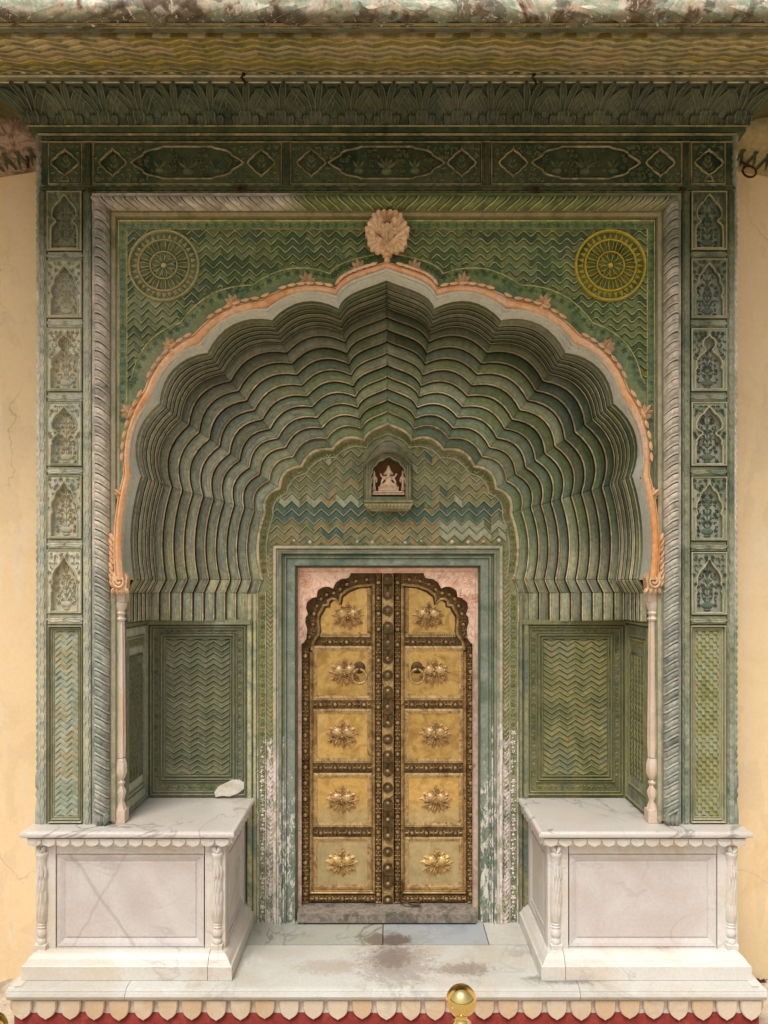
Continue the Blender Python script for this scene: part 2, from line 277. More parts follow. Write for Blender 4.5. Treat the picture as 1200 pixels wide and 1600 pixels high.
def xvein(t, col):
    for (ax, az_, bx, bz, wd, am, c) in ((-1.616, .808, -1.32, .377, .016, .42, '8f8983'), (-1.32, .854, -1.623, .331, .012, .36, '98918b'), (-1.25, .76, -1.02, .377, .05, .16, 'e6e0dc'), (-1.45, .83, -1.15, .35, .08, .3, 'b5a8a6')):
        L = hypot(bx-ax, bz-az_); nx, nz = (bz-az_)/L, -(bx-ax)/L
        dd = t.math('ADD', t.math('MULTIPLY', t.math('SUBTRACT', t.sep.outputs[0], ax), nx), t.math('MULTIPLY', t.math('SUBTRACT', t.sep.outputs[2], az_), nz))
        dd = t.math('ABSOLUTE', t.math('ADD', dd, t.math('MULTIPLY', t.math('SUBTRACT', t.noise(9, 5), .5), .04)))
        col = t.mix(t.math('MULTIPLY', t.rng(dd, wd, 0.), am), col, C(c))
    return col
marble('marble_panel', C('d2cbc4'), C('c6b5aa'), C('9a928c'), vs=1.5, vamt=.3, wamt=.6, extra=xvein, flat=.45, bump=.15)
marble('marble_floor', C('cbc8bf'), C('b8a888'), C('8b8a88'), vs=1.8, vamt=.35, wamt=.45, rough=.42, bump=.2,
       stain=[(.05, .04, .30, .36, C('7a6554'), .45, 26), (.03, .10, .16, .2, C('5f4c3c'), .5, 40), (.40, -.02, .22, .10, C('6b5444'), .55, 30), (-.3, .0, .26, .12, C('9a8468'), .4, 22), (.9, -.13, .3, .07, C('5c5450'), .6, 22)])
marble('marble_floor_grey', C('aeb0a6'), C('b0a68c'), C('5f6060'), vs=2.2, vamt=.8, wamt=.4, rough=.4, bump=.2, stain=[(.0, .3, .22, .12, C('5f4a3c'), .7, 7)])
marble('marble_floor_blue', C('a9b0b5'), C('a8a392'), C('7d838c'), vs=2.0, vamt=.4, wamt=.45, rough=.4, bump=.2, stain=[(.05, .3, .16, .12, C('5f4a3c'), .8, 7)])
paint('rope_gap_shade', G('4a4a40', '5a5448', '42443a'), nscale=8)  # painted shade in the gaps between rope lobes
paint('eave_lip_shade', G('3a3420', '4a4228', '332c1c'), nscale=8)  # dark strip below each eave lip, shade put in as colour
paint('tymp_lip_shade', G('4a4a30', '5a5a3c', '42482e'), nscale=8)  # shade line under the tympanum lips, done in colour
paint('niche_lip_shade', G('363c2e', '434834', '3c4230'), nscale=8)  # colours in the shade below the niche zigzag lips
paint('hood_paint', G('666c50', '7d7f62', '8f8a70', '6f745c'), nscale=9, jit=.3, streak=(C('a39a80'), .35))

# ------------------------------------------------------------------ geometry helpers
def P(x, y, Y=0.0):
    s = (D + Y) / FPX
    return ((x - CX) * s, Y, EYE + (HY - y) * s)
def PX(Y):                                   # drawing frame: picture px on the plane at depth Y, w metres proud of it
    s = (D + Y) / FPX
    return lambda x, y, w: ((x - CX) * s, Y - w, EYE + (HY - y) * s)
LOC = lambda u, v, w: (u, -w, v)             # frame for shared pieces: u right, v up, w towards the viewer
XYZ = lambda x, y, z: (x, y, z)
WL = {}

class MB:
    def __init__(s, f=XYZ): s.V = []; s.F = []; s.I = []; s.f = f
    def v(s, u, v, w): s.V.append(s.f(u, v, w)); return len(s.V) - 1
    def q(s, *idx, m=0): s.F.append(idx); s.I.append(m)
    def grid(s, rows, m=0, closed=False, mrow=None):      # rows of equally many vertex ids
        for i in range(len(rows) - 1):
            a, b = rows[i], rows[i+1]; n = len(a)
            for j in range(n if closed else n - 1):
                k = (j + 1) % n
                s.q(a[j], a[k], b[k], b[j], m=(mrow[j] if mrow else m))
    def box(s, u0, v0, w0, u1, v1, w1, m=0, c=0.0, back=True):   # c: chamfer of the far-w face (in u units)
        cc = c
        lo = [s.v(u0, v0, w0), s.v(u1, v0, w0), s.v(u1, v1, w0), s.v(u0, v1, w0)]
        if cc:
            dv = cc if v1 > v0 else -cc; du = cc if u1 > u0 else -cc
            wm = w1 - (w1 - w0) * .45
            mi = [s.v(u0, v0, wm), s.v(u1, v0, wm), s.v(u1, v1, wm), s.v(u0, v1, wm)]
            hi = [s.v(u0+du, v0+dv, w1), s.v(u1-du, v0+dv, w1), s.v(u1-du, v1-dv, w1), s.v(u0+du, v1-dv, w1)]
            rows = [lo, mi, hi]
        else:
            hi = [s.v(u0, v0, w1), s.v(u1, v0, w1), s.v(u1, v1, w1), s.v(u0, v1, w1)]; rows = [lo, hi]
        s.grid(rows, m, closed=True); s.q(*hi, m=m)
        if back: s.q(*lo[::-1], m=m)
    def bead(s, pts, wd, h, m=0, closed=False, w0=0.0, flat=.5, side=0):
        """raised moulding along a line; side 0 = centred, +-1 = all on one side"""
        n = len(pts); rows = []
        prof = [(-.5, -.002), (-.5 * flat - .1, h * .8), (0, h), (.5 * flat + .1, h * .8), (.5, -.002)]
        for i in range(n):
            a = pts[(i-1) % n] if (closed or i > 0) else pts[i]
            b = pts[(i+1) % n] if (closed or i < n-1) else pts[i]
            p = pts[i]
            d1 = (p[0]-a[0], p[1]-a[1]); d2 = (b[0]-p[0], b[1]-p[1])
            l1 = hypot(*d1); l2 = hypot(*d2)
            if l1 < 1e-9: d1, l1 = d2, l2
            if l2 < 1e-9: d2, l2 = d1, l1
            if l1 < 1e-9: d1 = d2 = (1, 0); l1 = l2 = 1
            n1 = (-d1[1]/l1, d1[0]/l1); n2 = (-d2[1]/l2, d2[0]/l2)
            mx, my = n1[0]+n2[0], n1[1]+n2[1]; ml = mx*mx+my*my
            if ml < .3: mx, my, k = n1[0], n1[1], 1
            else: k = min(2.0 / ml, 1.6)
            rows.append([s.v(p[0]+mx*k*wd*(o+.5*side), p[1]+my*k*wd*(o+.5*side), w0+hh) for o, hh in prof])
        if closed: rows.append(rows[0])
        s.grid(rows, m)
    def leaf(s, x, y, ang, L, wd, h, m=0, w0=0.0, bend=0.0, tip=.15):
        ts = [(0, .22), (.28, .85), (.58, 1.0), (.84, .62), (1, .04)]
        rows = []; a = ang; px, py = x, y; lt = 0
        for t, ww in ts:
            st = (t - lt) * L; a2 = ang + bend * t
            px += cos(a2) * st; py += sin(a2) * st; lt = t
            nx, ny = -sin(a2), cos(a2); e = wd * .5 * ww
            hh = h * (1 - (t-.45)**2 * 1.6)
            rows.append([s.v(px - nx*e, py - ny*e, w0 - .001), s.v(px, py, w0 + hh), s.v(px + nx*e, py + ny*e, w0 - .001)])
        s.grid(rows, m)
    def petal(s, x, y, ang, L, wd, h, m=0, me=1, w0=0.0, bend=0.0, blunt=.55, rim=.16, root=.3):
        """leaf with a raised pale rim and sunk middle"""
        ts = [(0, root), (.2, .72), (.45, .96), (.68, 1.0), (.86, .55 + .4*blunt), (.96, .2 + .45*blunt), (1.0, .04 + .2*blunt)]
        rows = []; px, py = x, y; lt = 0
        for t, ww in ts:
            st = (t - lt)*L; a2 = ang + bend*t; px += cos(a2)*st; py += sin(a2)*st; lt = t
            nx, ny = -sin(a2), cos(a2); e = wd*.5*ww; hh = h*(1 - .5*(t-.5)**2)
            rows.append([s.v(px+nx*e*k, py+ny*e*k, w0 + z) for k, z in ((-1, -.001), (-.96, hh), (-1+2*rim, hh), (-.5, hh*.55), (0, hh*.85), (.5, hh*.55), (1-2*rim, hh), (.96, hh), (1, -.001))])
        s.grid(rows, m, mrow=[me, me, m, m, m, m, me, me])
        s.q(*rows[-1], m=me)
    def shell(s, x, y, ang, r, h, n=7, spread=3.6, m=0, w0=0.0):
        """fluted scallop fan"""
        k = n*4; r1, r2, r3 = [], [], []
        for i in range(k+1):
            t = i/k; a = ang + (t-.5)*spread; ph = (t*n) % 1.0; lob = abs(sin(pi*ph)); ed = 1 - .10*abs(t-.5)*2
            r1.append(s.v(x+cos(a)*r*.22, y+sin(a)*r*.22, w0+h*.75))
            r2.append(s.v(x+cos(a)*r*.66, y+sin(a)*r*.66, w0+h*(.62+.30*lob)))
            rr = r*ed*(.86+.14*lob); r3.append(s.v(x+cos(a)*rr, y+sin(a)*rr, w0+h*(.75+.25*lob)))
        r4 = [s.v(*[0, 0, 0]) for _ in r3]
        for i, q in enumerate(r3):
            t = i/k; a = ang + (t-.5)*spread; ph = (t*n) % 1.0; lob = abs(sin(pi*ph)); ed = 1 - .10*abs(t-.5)*2; rr = r*ed*(.86+.14*lob)*1.02
            s.V[r4[i]] = s.f(x+cos(a)*rr, y+sin(a)*rr, w0-.002)
        s.grid([r1, r2, r3, r4], m); c = s.v(x, y, w0+h*1.0)
        for i in range(k): s.q(r1[i], r1[i+1], c, m=m)
        for i in range(n): 
            a = ang + ((i+.5)/n-.5)*spread; s.dome(x+cos(a)*r*.80, y+sin(a)*r*.80, r*.07, h*.25, m, w0+h*.80, 6, 1)
    def dome(s, x, y, r, h, m=0, w0=0.0, n=8, rings=2, ry=None):
        ry = ry or r; rows = []
        for k in range(rings):
            a = (pi/2) * k / rings
            rows.append([s.v(x + r*cos(a)*cos(2*pi*i/n), y + ry*cos(a)*sin(2*pi*i/n), w0 + h*sin(a)) for i in range(n)])
        s.grid(rows, m, closed=True); c = s.v(x, y, w0 + h)
        for i in range(n): s.q(rows[-1][i], rows[-1][(i+1) % n], c, m=m)
    def flower(s, x, y, r, h, m=0, w0=0.0, n=5, a0=0.3, mc=None):
        for i in range(n):
            a = a0 + 2*pi*i/n
            s.leaf(x + cos(a)*r*.15, y + sin(a)*r*.15, a, r*.88, r*.75, h, m, w0)
        s.dome(x, y, r*.28, h*1.3, m if mc is None else mc, w0, 6, 1)
    def ring(s, x, y, r, wd, h, m=0, w0=0.0, n=40):
        s.bead([(x + r*cos(2*pi*i/n), y + r*sin(2*pi*i/n)) for i in range(n)], wd, h, m, True, w0)
    def plate(s, outline, holes=(), w=0.0, m=0, wback=None, mh=None, wh=None):
        """flat sheet with holes, facing the viewer at w, with walls back to wback (holes back to wh)"""
        vs = []; es = []; 
        for lp in [outline] + list(holes):
            b = len(vs); k = len(lp); vs += [Vector(p) for p in lp]; es += [(b+i, b+(i+1) % k) for i in range(k)]
        r = delaunay_2d_cdt(vs, es, [], 0, 1e-6)
        ov, tris = r[0], r[2]
        ids = [s.v(p[0], p[1], w) for p in ov]
        for tr in tris:
            cx = sum(ov[i][0] for i in tr) / len(tr); cy = sum(ov[i][1] for i in tr) / len(tr)
            if inpoly(cx, cy, outline) and not any(inpoly(cx, cy, h) for h in holes): s.q(*[ids[i] for i in tr], m=m)
        for li, lp in enumerate([outline] + list(holes)):
            wb = wback if li == 0 else (wh if wh is not None else wback)
            if wb is None: continue
            a = [s.v(p[0], p[1], w) for p in lp]; b = [s.v(p[0], p[1], wb) for p in lp]
            s.grid([a, b], m if (li == 0 or mh is None) else mh, closed=True)
    def lathe(s, x, y, prof, n=12, m=0, flute=0, fd=0.0):      # prof: (r, z) about a vertical axis, XYZ frame
        rows = []
        for r, z in prof:
            rows.append([s.v(x + (r - (fd if flute and (i % 2) else 0)) * cos(2*pi*i/n), y + (r - (fd if flute and (i % 2) else 0)) * sin(2*pi*i/n), z) for i in range(n)])
        s.grid(rows, m, closed=True); s.q(*rows[-1], m=m); s.q(*rows[0][::-1], m=m)
    def tube(s, pts, r, n=6, m=0, closed=False):               # round bar through 3-D points
        rows = []; k = len(pts); up = Vector((0, 0, 1)); pts = [Vector(p) for p in pts]
        for i in range(k):
            a = pts[(i-1) % k] if (closed or i) else pts[i]; b = pts[(i+1) % k] if (closed or i < k-1) else pts[i]
            d = (b - a).normalized(); x = d.cross(up if abs(d.z) < .9 else Vector((0, 1, 0))).normalized(); y = d.cross(x)
            rr = r[i] if isinstance(r, (list, tuple)) else r
            rows.append([s.v(*(pts[i] + x*cos(2*pi*j/n)*rr + y*sin(2*pi*j/n)*rr)) for j in range(n)])
        if closed: rows.append(rows[0])
        s.grid(rows, m, closed=True)
        if not closed: s.q(*rows[0], m=m); s.q(*rows[-1], m=m)
    def mesh(s, name, mats, origin=None, smooth=False):
        xs = [p[0] for p in s.V]; ys = [p[1] for p in s.V]; zs = [p[2] for p in s.V]
        o = origin if origin is not None else ((min(xs)+max(xs))/2, (min(ys)+max(ys))/2, (min(zs)+max(zs))/2)
        me = bpy.data.meshes.new(name)
        me.from_pydata([(p[0]-o[0], p[1]-o[1], p[2]-o[2]) for p in s.V], [], s.F)
        for mt in (mats if isinstance(mats, (list, tuple)) else [mats]): me.materials.append(M[mt])
        me.polygons.foreach_set('material_index', s.I)
        bm = bmesh.new(); bm.from_mesh(me); bmesh.ops.recalc_face_normals(bm, faces=bm.faces); bm.to_mesh(me); bm.free()
        if smooth:
            me.polygons.foreach_set('use_smooth', [True] * len(me.polygons))
            if smooth != 'all': me.set_sharp_from_angle(angle=radians(smooth if smooth is not True else 42))
        me.update()
        return me, o
    def strokes(s, o, st):
        a = o.data.attributes.new('st', 'FLOAT_VECTOR', 'POINT')
        a.data.foreach_set('vector', [c for p in st for c in p])
    def build(s, name, mats, parent=None, smooth=False, origin=None, label=None, kind=None):
        if not s.F: return None
        me, o = s.mesh(name, mats, origin, smooth)
        return put(name, me, parent, o, label=label, kind=kind)

def put(name, me, parent=None, loc=(0, 0, 0), rot=(0, 0, 0), sc=(1, 1, 1), label=None, kind=None):
    o = bpy.data.objects.new(name, me); COL.objects.link(o)
    pl = WL[parent.name] if parent else Vector((0, 0, 0))
    o.parent = parent; o.location = Vector(loc) - pl; o.rotation_euler = rot; o.scale = sc
    WL[o.name] = Vector(loc)
    if label: o['label'] = label
    if kind: o['kind'] = kind
    return o
def thing(name, label, cat, loc=(0, 0, 0), group=None):
    o = put(name, None, None, loc); o.empty_display_size = .1
    return tag(o, label, cat, group)
def tag(o, label, cat, group=None):
    o['label'] = label; o['category'] = cat
    if group: o['group'] = group
    return o
def inpoly(x, y, poly):
    r = False; j = len(poly) - 1
    for i in range(len(poly)):
        a, b = poly[i], poly[j]
        if (a[1] > y) != (b[1] > y) and x < (b[0]-a[0]) * (y-a[1]) / (b[1]-a[1]) + a[0]: r = not r
        j = i
    return r
def arc(A, B, sag, n=8, c=(0, 800), skip=0):
    """foil from A to B bulging away from c"""
    mx, my = (A[0]+B[0])/2, (A[1]+B[1])/2; nx, ny = -(B[1]-A[1]), B[0]-A[0]; l = hypot(nx, ny); nx /= l; ny /= l
    if nx*(mx-c[0]) + ny*(my-c[1]) < 0: nx, ny = -nx, -ny
    return [(A[0]+(B[0]-A[0])*t + nx*sag*4*t*(1-t), A[1]+(B[1]-A[1])*t + ny*sag*4*t*(1-t)) for t in [i/n for i in range(skip, n+1)]]
def bez(a, b, c, d, n=8, skip=0):
    r = []
    for i in range(skip, n+1):
        t = i/n; u = 1-t
        r.append(tuple(u*u*u*a[k] + 3*u*u*t*b[k] + 3*u*t*t*c[k] + t*t*t*d[k] for k in (0, 1)))
    return r
def lerp2(A, B, t): return [(a[0]+(b[0]-a[0])*t, a[1]+(b[1]-a[1])*t) for a, b in zip(A, B)]
def offset(pts, d):
    r = []; n = len(pts)
    for i in range(n):
        a = pts[max(0, i-1)]; b = pts[min(n-1, i+1)]
        dx, dy = b[0]-a[0], b[1]-a[1]; l = hypot(dx, dy) or 1
        r.append((pts[i][0] - dy/l*d, pts[i][1] + dx/l*d))
    return r
def tri01(x): x = x - floor(x); return 1 - abs(2*x - 1)

def zigzag(name, parent, mats, f, x0, x1, y0, y1, per, amp, sp, inside=None, sub=2, h=.008, phase=0., joined=False, lip=.15, step=0, alt=None, dl=.0, dm=1):
    """courses of zigzag boards, one above the other, each its own piece (or all joined)"""
    mb = MB(f) if joined else None; r = 0; outs = []
    yb = y0 - amp
    while yb < y1:
        if not joined: mb = MB(f)
        hh = h * random.uniform(.85, 1.2)
        def yt(x):
            t = tri01((x - x0) / per + phase)
            if step: t = round(t * step) / step
            return yb + amp * (1 - t)
        dx = per / (2 * sub); n = max(1, int(round((x1 - x0) / dx))); xs = [x0 + (x1-x0)*i/n for i in range(n+1)]
        if step:
            xs2 = []; n = int((x1-x0)/per*2*step*2)
            xs = [x0 + (x1-x0)*i/n for i in range(n+1)]
        lv = [(0, 0.), (0, hh), (lip, hh), (lip+dl, hh*.08), (1.0, hh*.5)]
        prev = None
        def flush():
            nonlocal mb
            if not joined and mb.F:
                outs.append(mb.build(name, mats, parent)); mb = MB(f)
        for i in range(len(xs) - 1):
            xa, xb = xs[i], xs[i+1]; xm = (xa+xb)/2
            ya, yb2 = (yt(xm), yt(xm)) if step else (yt(xa), yt(xb))
            ym = (ya+yb2)/2 + sp*.5
            if ym + sp*.5 < y0 - .01 or ym - sp*.5 > y1 + .01 or (inside and not inside(xm, ym)): prev = None; flush(); continue
            cl = lambda y: min(max(y, y0), y1)
            if cl(ya) == cl(ya+sp) and cl(yb2) == cl(yb2+sp): prev = None; flush(); continue
            A = prev if (prev and not step) else [mb.v(xa, cl(ya + o*sp), w) for o, w in lv]
            B = [mb.v(xb, cl(yb2 + o*sp), w) for o, w in lv]
            fm = alt((floor(((x0+(xm-x0))-x0)/per*2)+.5)*per/2 + x0, yb + amp*.5 + sp*.5, r) if alt else 0
            for k, mm in enumerate((1, 1, dm if yb >= y0 - .01 and ym + amp < y1 else fm, fm)):
                mb.q(A[k], A[k+1], B[k+1], B[k], m=mm)
            prev = B
        flush()
        yb += sp; r += 1
    if joined: return mb.build(name, mats, parent, kind='stuff')
    return outs
def chain(mb, x0, y0, x1, y1, wd, pitch, h=.006, m=0, ml=1, w0=0.):
    """overlapping leaf scales along a strip"""
    L = hypot(x1-x0, y1-y0); n = max(1, int(L / pitch)); a = atan2(y1-y0, x1-x0); st = L / n
    for i in range(n):
        t = i * st; mb.petal(x0 + cos(a)*t, y0 + sin(a)*t, a, st*1.22, wd, h*1.25, m, ml, w0 + .0006*((i % 2)), 0, .1, .10, .75)
def rosettes(mb, x0, y0, x1, y1, pitch, r, h=.005, m=0, w0=0., alt=True):
    L = hypot(x1-x0, y1-y0); n = max(1, int(L / pitch))
    for i in range(n):
        t = (i + .5) / n; x, y = x0+(x1-x0)*t, y0+(y1-y0)*t
        if alt and i % 2: mb.dome(x, y, r*.6, h, m, w0, 5, 1)
        else: mb.flower(x, y, r, h, m, w0, 5, random.random())
def florals(mb, inside, x0, y0, x1, y1, sp, h=.006, m=0, w0=0., seed=1, mirror=None, k=1.5):
    """low carved flowers and leaves filling a field"""
    h *= k; rd = random.Random(seed); y = y0 + sp*.5; row = 0
    cx = (x0+x1)/2 if mirror else None
    while y < y1:
        x = x0 + sp*(.5 if row % 2 else .25)
        while x < (cx if mirror else x1):
            jx, jy = x + rd.uniform(-.2, .2)*sp, y + rd.uniform(-.2, .2)*sp; a = rd.random()*6.28; kind = rd.random()
            for mx in ([1, -1] if mirror else [1]):
                px = jx if mx == 1 else 2*cx - jx
                if not inside(px, jy): continue
                if kind < .45: mb.flower(px, jy, sp*.46, h, m, w0, 5, a if mx == 1 else pi-a)
                else:
                    aa = a if mx == 1 else pi - a
                    mb.leaf(px, jy, aa, sp*.6, sp*.34, h, m, w0, bend=.8*mx); mb.leaf(px, jy, aa+2.2*mx, sp*.5, sp*.3, h, m, w0, bend=-.6*mx)
            x += sp
        y += sp*.86; row += 1
def rectpts(x0, y0, x1, y1): return [(x0, y0), (x1, y0), (x1, y1), (x0, y1)]
def fan(mb, x, y, ang, r, h, n=7, spread=2.6, m=0, w0=0.):
    """small palmette: leaves fanned about a foot"""
    for i in range(n):
        t = (i - (n-1)/2) / max(1, (n-1)/2); a = ang + t*spread/2
        mb.leaf(x, y, a, r*(1 - .28*abs(t)), r*2.2/n, h, m, w0, bend=.5*t)

# ------------------------------------------------------------------ ground and walls
mb = MB(); mb.q(mb.v(-60, -60, 0), mb.v(60, -60, 0), mb.v(60, 60, 0), mb.v(-60, 60, 0))
g = mb.build('ground', 'ground_stone', kind='structure'); g['label'] = 'grey brown stone paving at the foot of the wall'
WALLY = 0.30
def yellow_wall(sx, label):
    t = thing('plaster_wall', label, 'wall', (sx*5, WALLY, 0))
    mb = MB(); x0, x1 = sorted((sx*1.55, sx*9))
    nx, nz = 60, 50                                # gently uneven plaster face
    rows = [[mb.v(x0+(x1-x0)*i/nx, WALLY - .006*noise.noise((x0+(x1-x0)*i/nx*1.3, k*.2, 3*sx)), -.05 + 6.05*k/nz) for i in range(nx+1)] for k in range(nz+1)]
    mb.grid(rows)
    mb.box(x0, WALLY+.012, -.05, x1, WALLY+.4, 6)
    mb.build('wall_face', 'wall_plaster', t, smooth='all')
    # the wall's own small eave, rising towards the gate and cut off by it
    fr = P(604+sx*604, 240, WALLY); xg, xo = sx*1.80, sx*3.4
    mb = MB()
    def ev(x, dy, w):                              # dy: px below the y=214 line
        k = (abs(x) - 1.80)
        z = EYE + (910-214-dy)*(D+WALLY)/FPX + (-.16*k)
        return mb.v(x, WALLY - w, z)
    N = 24
    prof = [(-16, .0), (-16, .20), (4, .23), (20, .22), (30, .19), (34, .15), (45, .05), (47, .0)]
    mb.grid([[ev(xg+(xo-xg)*i/N, a, b) for a, b in prof] for i in range(N+1)])
    e = mb.build('eave_moulding', 'eave_pink' if sx < 0 else 'eave_paint', t, smooth=True)
    for i in range(16):
        mb = MB(); x = sx*(1.84 + i*.075)
        for s2 in (0, 1):
            a = mb.v(x+.0375*s2*sx, 0, 0); mb.V[-1] = (x+.0375*s2*sx, WALLY-.155, EYE+(910-214-33)*(D+WALLY)/FPX - .16*(abs(x)-1.8) - .004)
        pass
    mb = MB()
    for i in range(22):
        x = sx*(1.83 + i*.07)
        p = []
        for (dx, w, dz) in ((0, .05, 46), (.035, .145, 35.5), (.05, .14, 36), (.015, .045, 46.5)):
            p.append(mb.v(x+dx*sx, WALLY-w, EYE+(910-214-dz)*(D+WALLY)/FPX - .16*(abs(x)-1.8) - .006))
        mb.q(*p); 
        p = []
        for (dx, w, dz) in ((.07, .05, 46), (.035, .145, 35.5), (.02, .14, 36), (.055, .045, 46.5)):
            p.append(mb.v(x+dx*sx, WALLY-w, EYE+(910-214-dz)*(D+WALLY)/FPX - .16*(abs(x)-1.8) - .006))
        mb.q(*p)
    mb.build('eave_zigzag', 'frieze_paint', t)
    return t
wallL = yellow_wall(-1, 'yellow plaster wall left of the gate with peeling pink eave stub at top')
wallR = yellow_wall(1, 'yellow plaster wall right of the gate with an iron ring under its eave')

# ------------------------------------------------------------------ gateway
GW = thing('gateway', 'green carved palace gateway with lobed arch, zigzag relief and deep ribbed vault', 'gateway', (0, .3, 0))
BT = EYE - 1.263                                 # bench top height
# hidden masonry core
mb = MB()
mb.box(-1.78, .72, .3, 1.78, 1.1, 6)             # back wall
mb.box(-1.80, .055, EYE+2.28, 1.80, .72, 6)      # over the frieze
mb.build('masonry', 'pier_paint', GW)
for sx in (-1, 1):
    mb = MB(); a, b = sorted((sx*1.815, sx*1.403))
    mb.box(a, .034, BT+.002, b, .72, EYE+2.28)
    mb.build('pier', 'pier_paint', GW)
piers = {-1: bpy.data.objects['pier'], 1: bpy.data.objects['pier.001']}

# ---- curves of the arch, half-profiles (offset from centre, picture y)
def half(spring, nodes, apex, sags, tail, c0=(0, 850), og=(.45, .35)):
    """spring, then nodes up to first cusp, then ogee to apex"""
    pts = []
    if tail: pts += [(spring[0]+tail[0], 972), (spring[0]+tail[0], 950), (spring[0]+tail[0], 927), (spring[0]+tail[0]*.55, 917)]
    p = spring
    for i, nd in enumerate(nodes):
        pts += arc(p, nd, sags[i], 10 if i == 0 else 8, c0 if i == 0 else (0, 800), skip=0 if i == 0 else 1); p = nd
    dx, dy = p[0]-apex[0], p[1]-apex[1]
    pts += bez(p, (p[0]-dx*.12, p[1]-dy*.62), (apex[0]+dx*.36, apex[1]+dy*.30), apex, 10, 1)
    return pts
F_IN = half((395, 906), [(384, 744), (355, 630), (280, 551), (179, 500), (75, 482)], (0, 438), [10, 21, 21, 21, 20], (12,))
B_IN = half((196, 906), [(192, 802), (169, 763), (135, 729), (87, 703), (37, 688)], (0, 662), [9, 10, 11, 11, 11], (7,))
G_OUT = half((409, 906), [(399, 743), (366, 619), (293, 537), (187, 482), (78, 462)], (0, 419), [8, 14, 14, 14, 14], None)
O_OUT = half((426, 906), [(413, 740), (380, 606), (303, 520), (196, 465), (81, 447)], (0, 406), [8, 12, 12, 12, 12], None)
def full(h): return [(CX - a, b) for a, b in h] + [(CX + a, b) for a, b in h[-2::-1]]
def world(pts, Y): return [(P(x, y, Y)[0], P(x, y, Y)[2]) for x, y in pts]
FW = world(full(F_IN), .12)
BW = world([(x + 2, y) for x, y in full(B_IN)], .52)
def sweep(name, st, mats, parent, smooth=True):
    """st: list of (curve, Y, material of the strip that follows)"""
    global SWN
    mb = MB(); SWN += 1
    rows = [[mb.v(p[0], Y, p[1]) for p in cv] for cv, Y, _ in st]
    for i in range(len(rows)-1):
        mb.grid([rows[i], rows[i+1]], m=st[i][2])
    o = mb.build(name, mats, parent, smooth)
    sv = []
    for k, (cv, Y, _) in enumerate(st):
        al = 0
        for q, p in enumerate(cv):
            if q: al += hypot(p[0]-cv[q-1][0], p[1]-cv[q-1][1])
            sv.append((al + SWN*3.7, SWN + k*.09, 0))
    mb.strokes(o, sv)
    return o
SWN = 0
cur = lambda e: lerp2(FW, BW, e)
SEG = [0, 2, 4, 14, 22, 30, 38, 46, 56]
NCV = len(FW)
assert NCV == 113
SEGS = [(SEG[q], SEG[q+1]) for q in range(8)] + [(NCV-1-SEG[q+1], NCV-1-SEG[q]) for q in range(7, -1, -1)]
def rib(st, parent):
    """one course of the vault, laid as separate pieces from cusp to cusp"""
    global SWN
    SWN += 1
    for (a, b) in SEGS:
        mb = MB(); sv = []; rows = []; wob = random.uniform(-.0018, .0018)
        for k, (cv, Y, _) in enumerate(st):
            S = cv[a:b+1]; n = len(S); out = []
            def inset(p, q):
                d = hypot(q[0]-p[0], q[1]-p[1]); f = min(.3, .006/d); return (p[0]+(q[0]-p[0])*f, p[1]+(q[1]-p[1])*f)
            pts = [S[0], inset(S[0], S[1])] + S[1:-1] + [inset(S[-1], S[-2]), S[-1]]
            row = []; al = 0
            for q, p in enumerate(pts):
                if q: al += hypot(p[0]-pts[q-1][0], p[1]-pts[q-1][1])
                end = q in (0, len(pts)-1); x, z = p; y = Y + wob
                if end:
                    l = hypot(x, z-EYE-.2) or 1; x += x/l*.004; z += (z-EYE-.2)/l*.004; y += .005
                row.append(mb.v(x, y, z)); sv.append((al + SWN*3.7 + a*.9, SWN + k*.09 + a*.37, 0))
            rows.append(row)
        for k in range(len(rows)-1): mb.grid([rows[k], rows[k+1]], m=st[k][2])
        o = mb.build('vault_rib', ['vault_paint', 'vault_line', 'vault_gap_shade'], parent, 35); mb.strokes(o, sv)
# barrel ribs, one behind the other
NB, NF = 6, 10
for k in range(NB):
    y0 = .12 + k*.052; e0 = .008*k; wob = random.uniform(-.002, .002)
    st = [(cur(e0+.032), y0, 1), (cur(e0+.036), y0+.006, 1), (cur(e0+.030), y0+.009, 2), (cur(e0+.002), y0+.012, 0), (cur(e0-.004+wob), y0+.020, 0), (cur(e0+.006), y0+.030, 1), (cur(e0+.013), y0+.032, 0), (cur(e0+.016), y0+.044, 0), (cur(e0+.032), y0+.053, 0)]
    if k == 0: st = [(cur(0), .12, 0)] + st[3:]
    rib(st, GW)
# ribs that close in on the back wall
for k in range(NF):
    e0 = .05 + .95*k/NF; e1 = .05 + .95*(k+1)/NF; de = e1 - e0; y0 = .418 + .0125*k + random.uniform(-.001, .001)
    st = []
    for t, w, m in ((-.02, .012, 2), (.0, .002, 0), (.03, -.008, 0), (.16, -.014, 0), (.42, -.021, 0), (.68, -.022, 0), (.83, -.018, 0), (.86, -.014, 1), (.885, -.021, 1), (.97, -.020, 1), (.982, -.012, 2), (.988, .026, 2)):
        st.append((cur(e0 + de*t), y0 + w, m))
    rib(st, GW)

sweep('vault_back', [(cur(-.03), .10, 0), (cur(-.03), .46, 0), (cur(.05), .475, 0), (cur(1.0), .585, 0)], ['vault_gap_shade'], GW, 35)
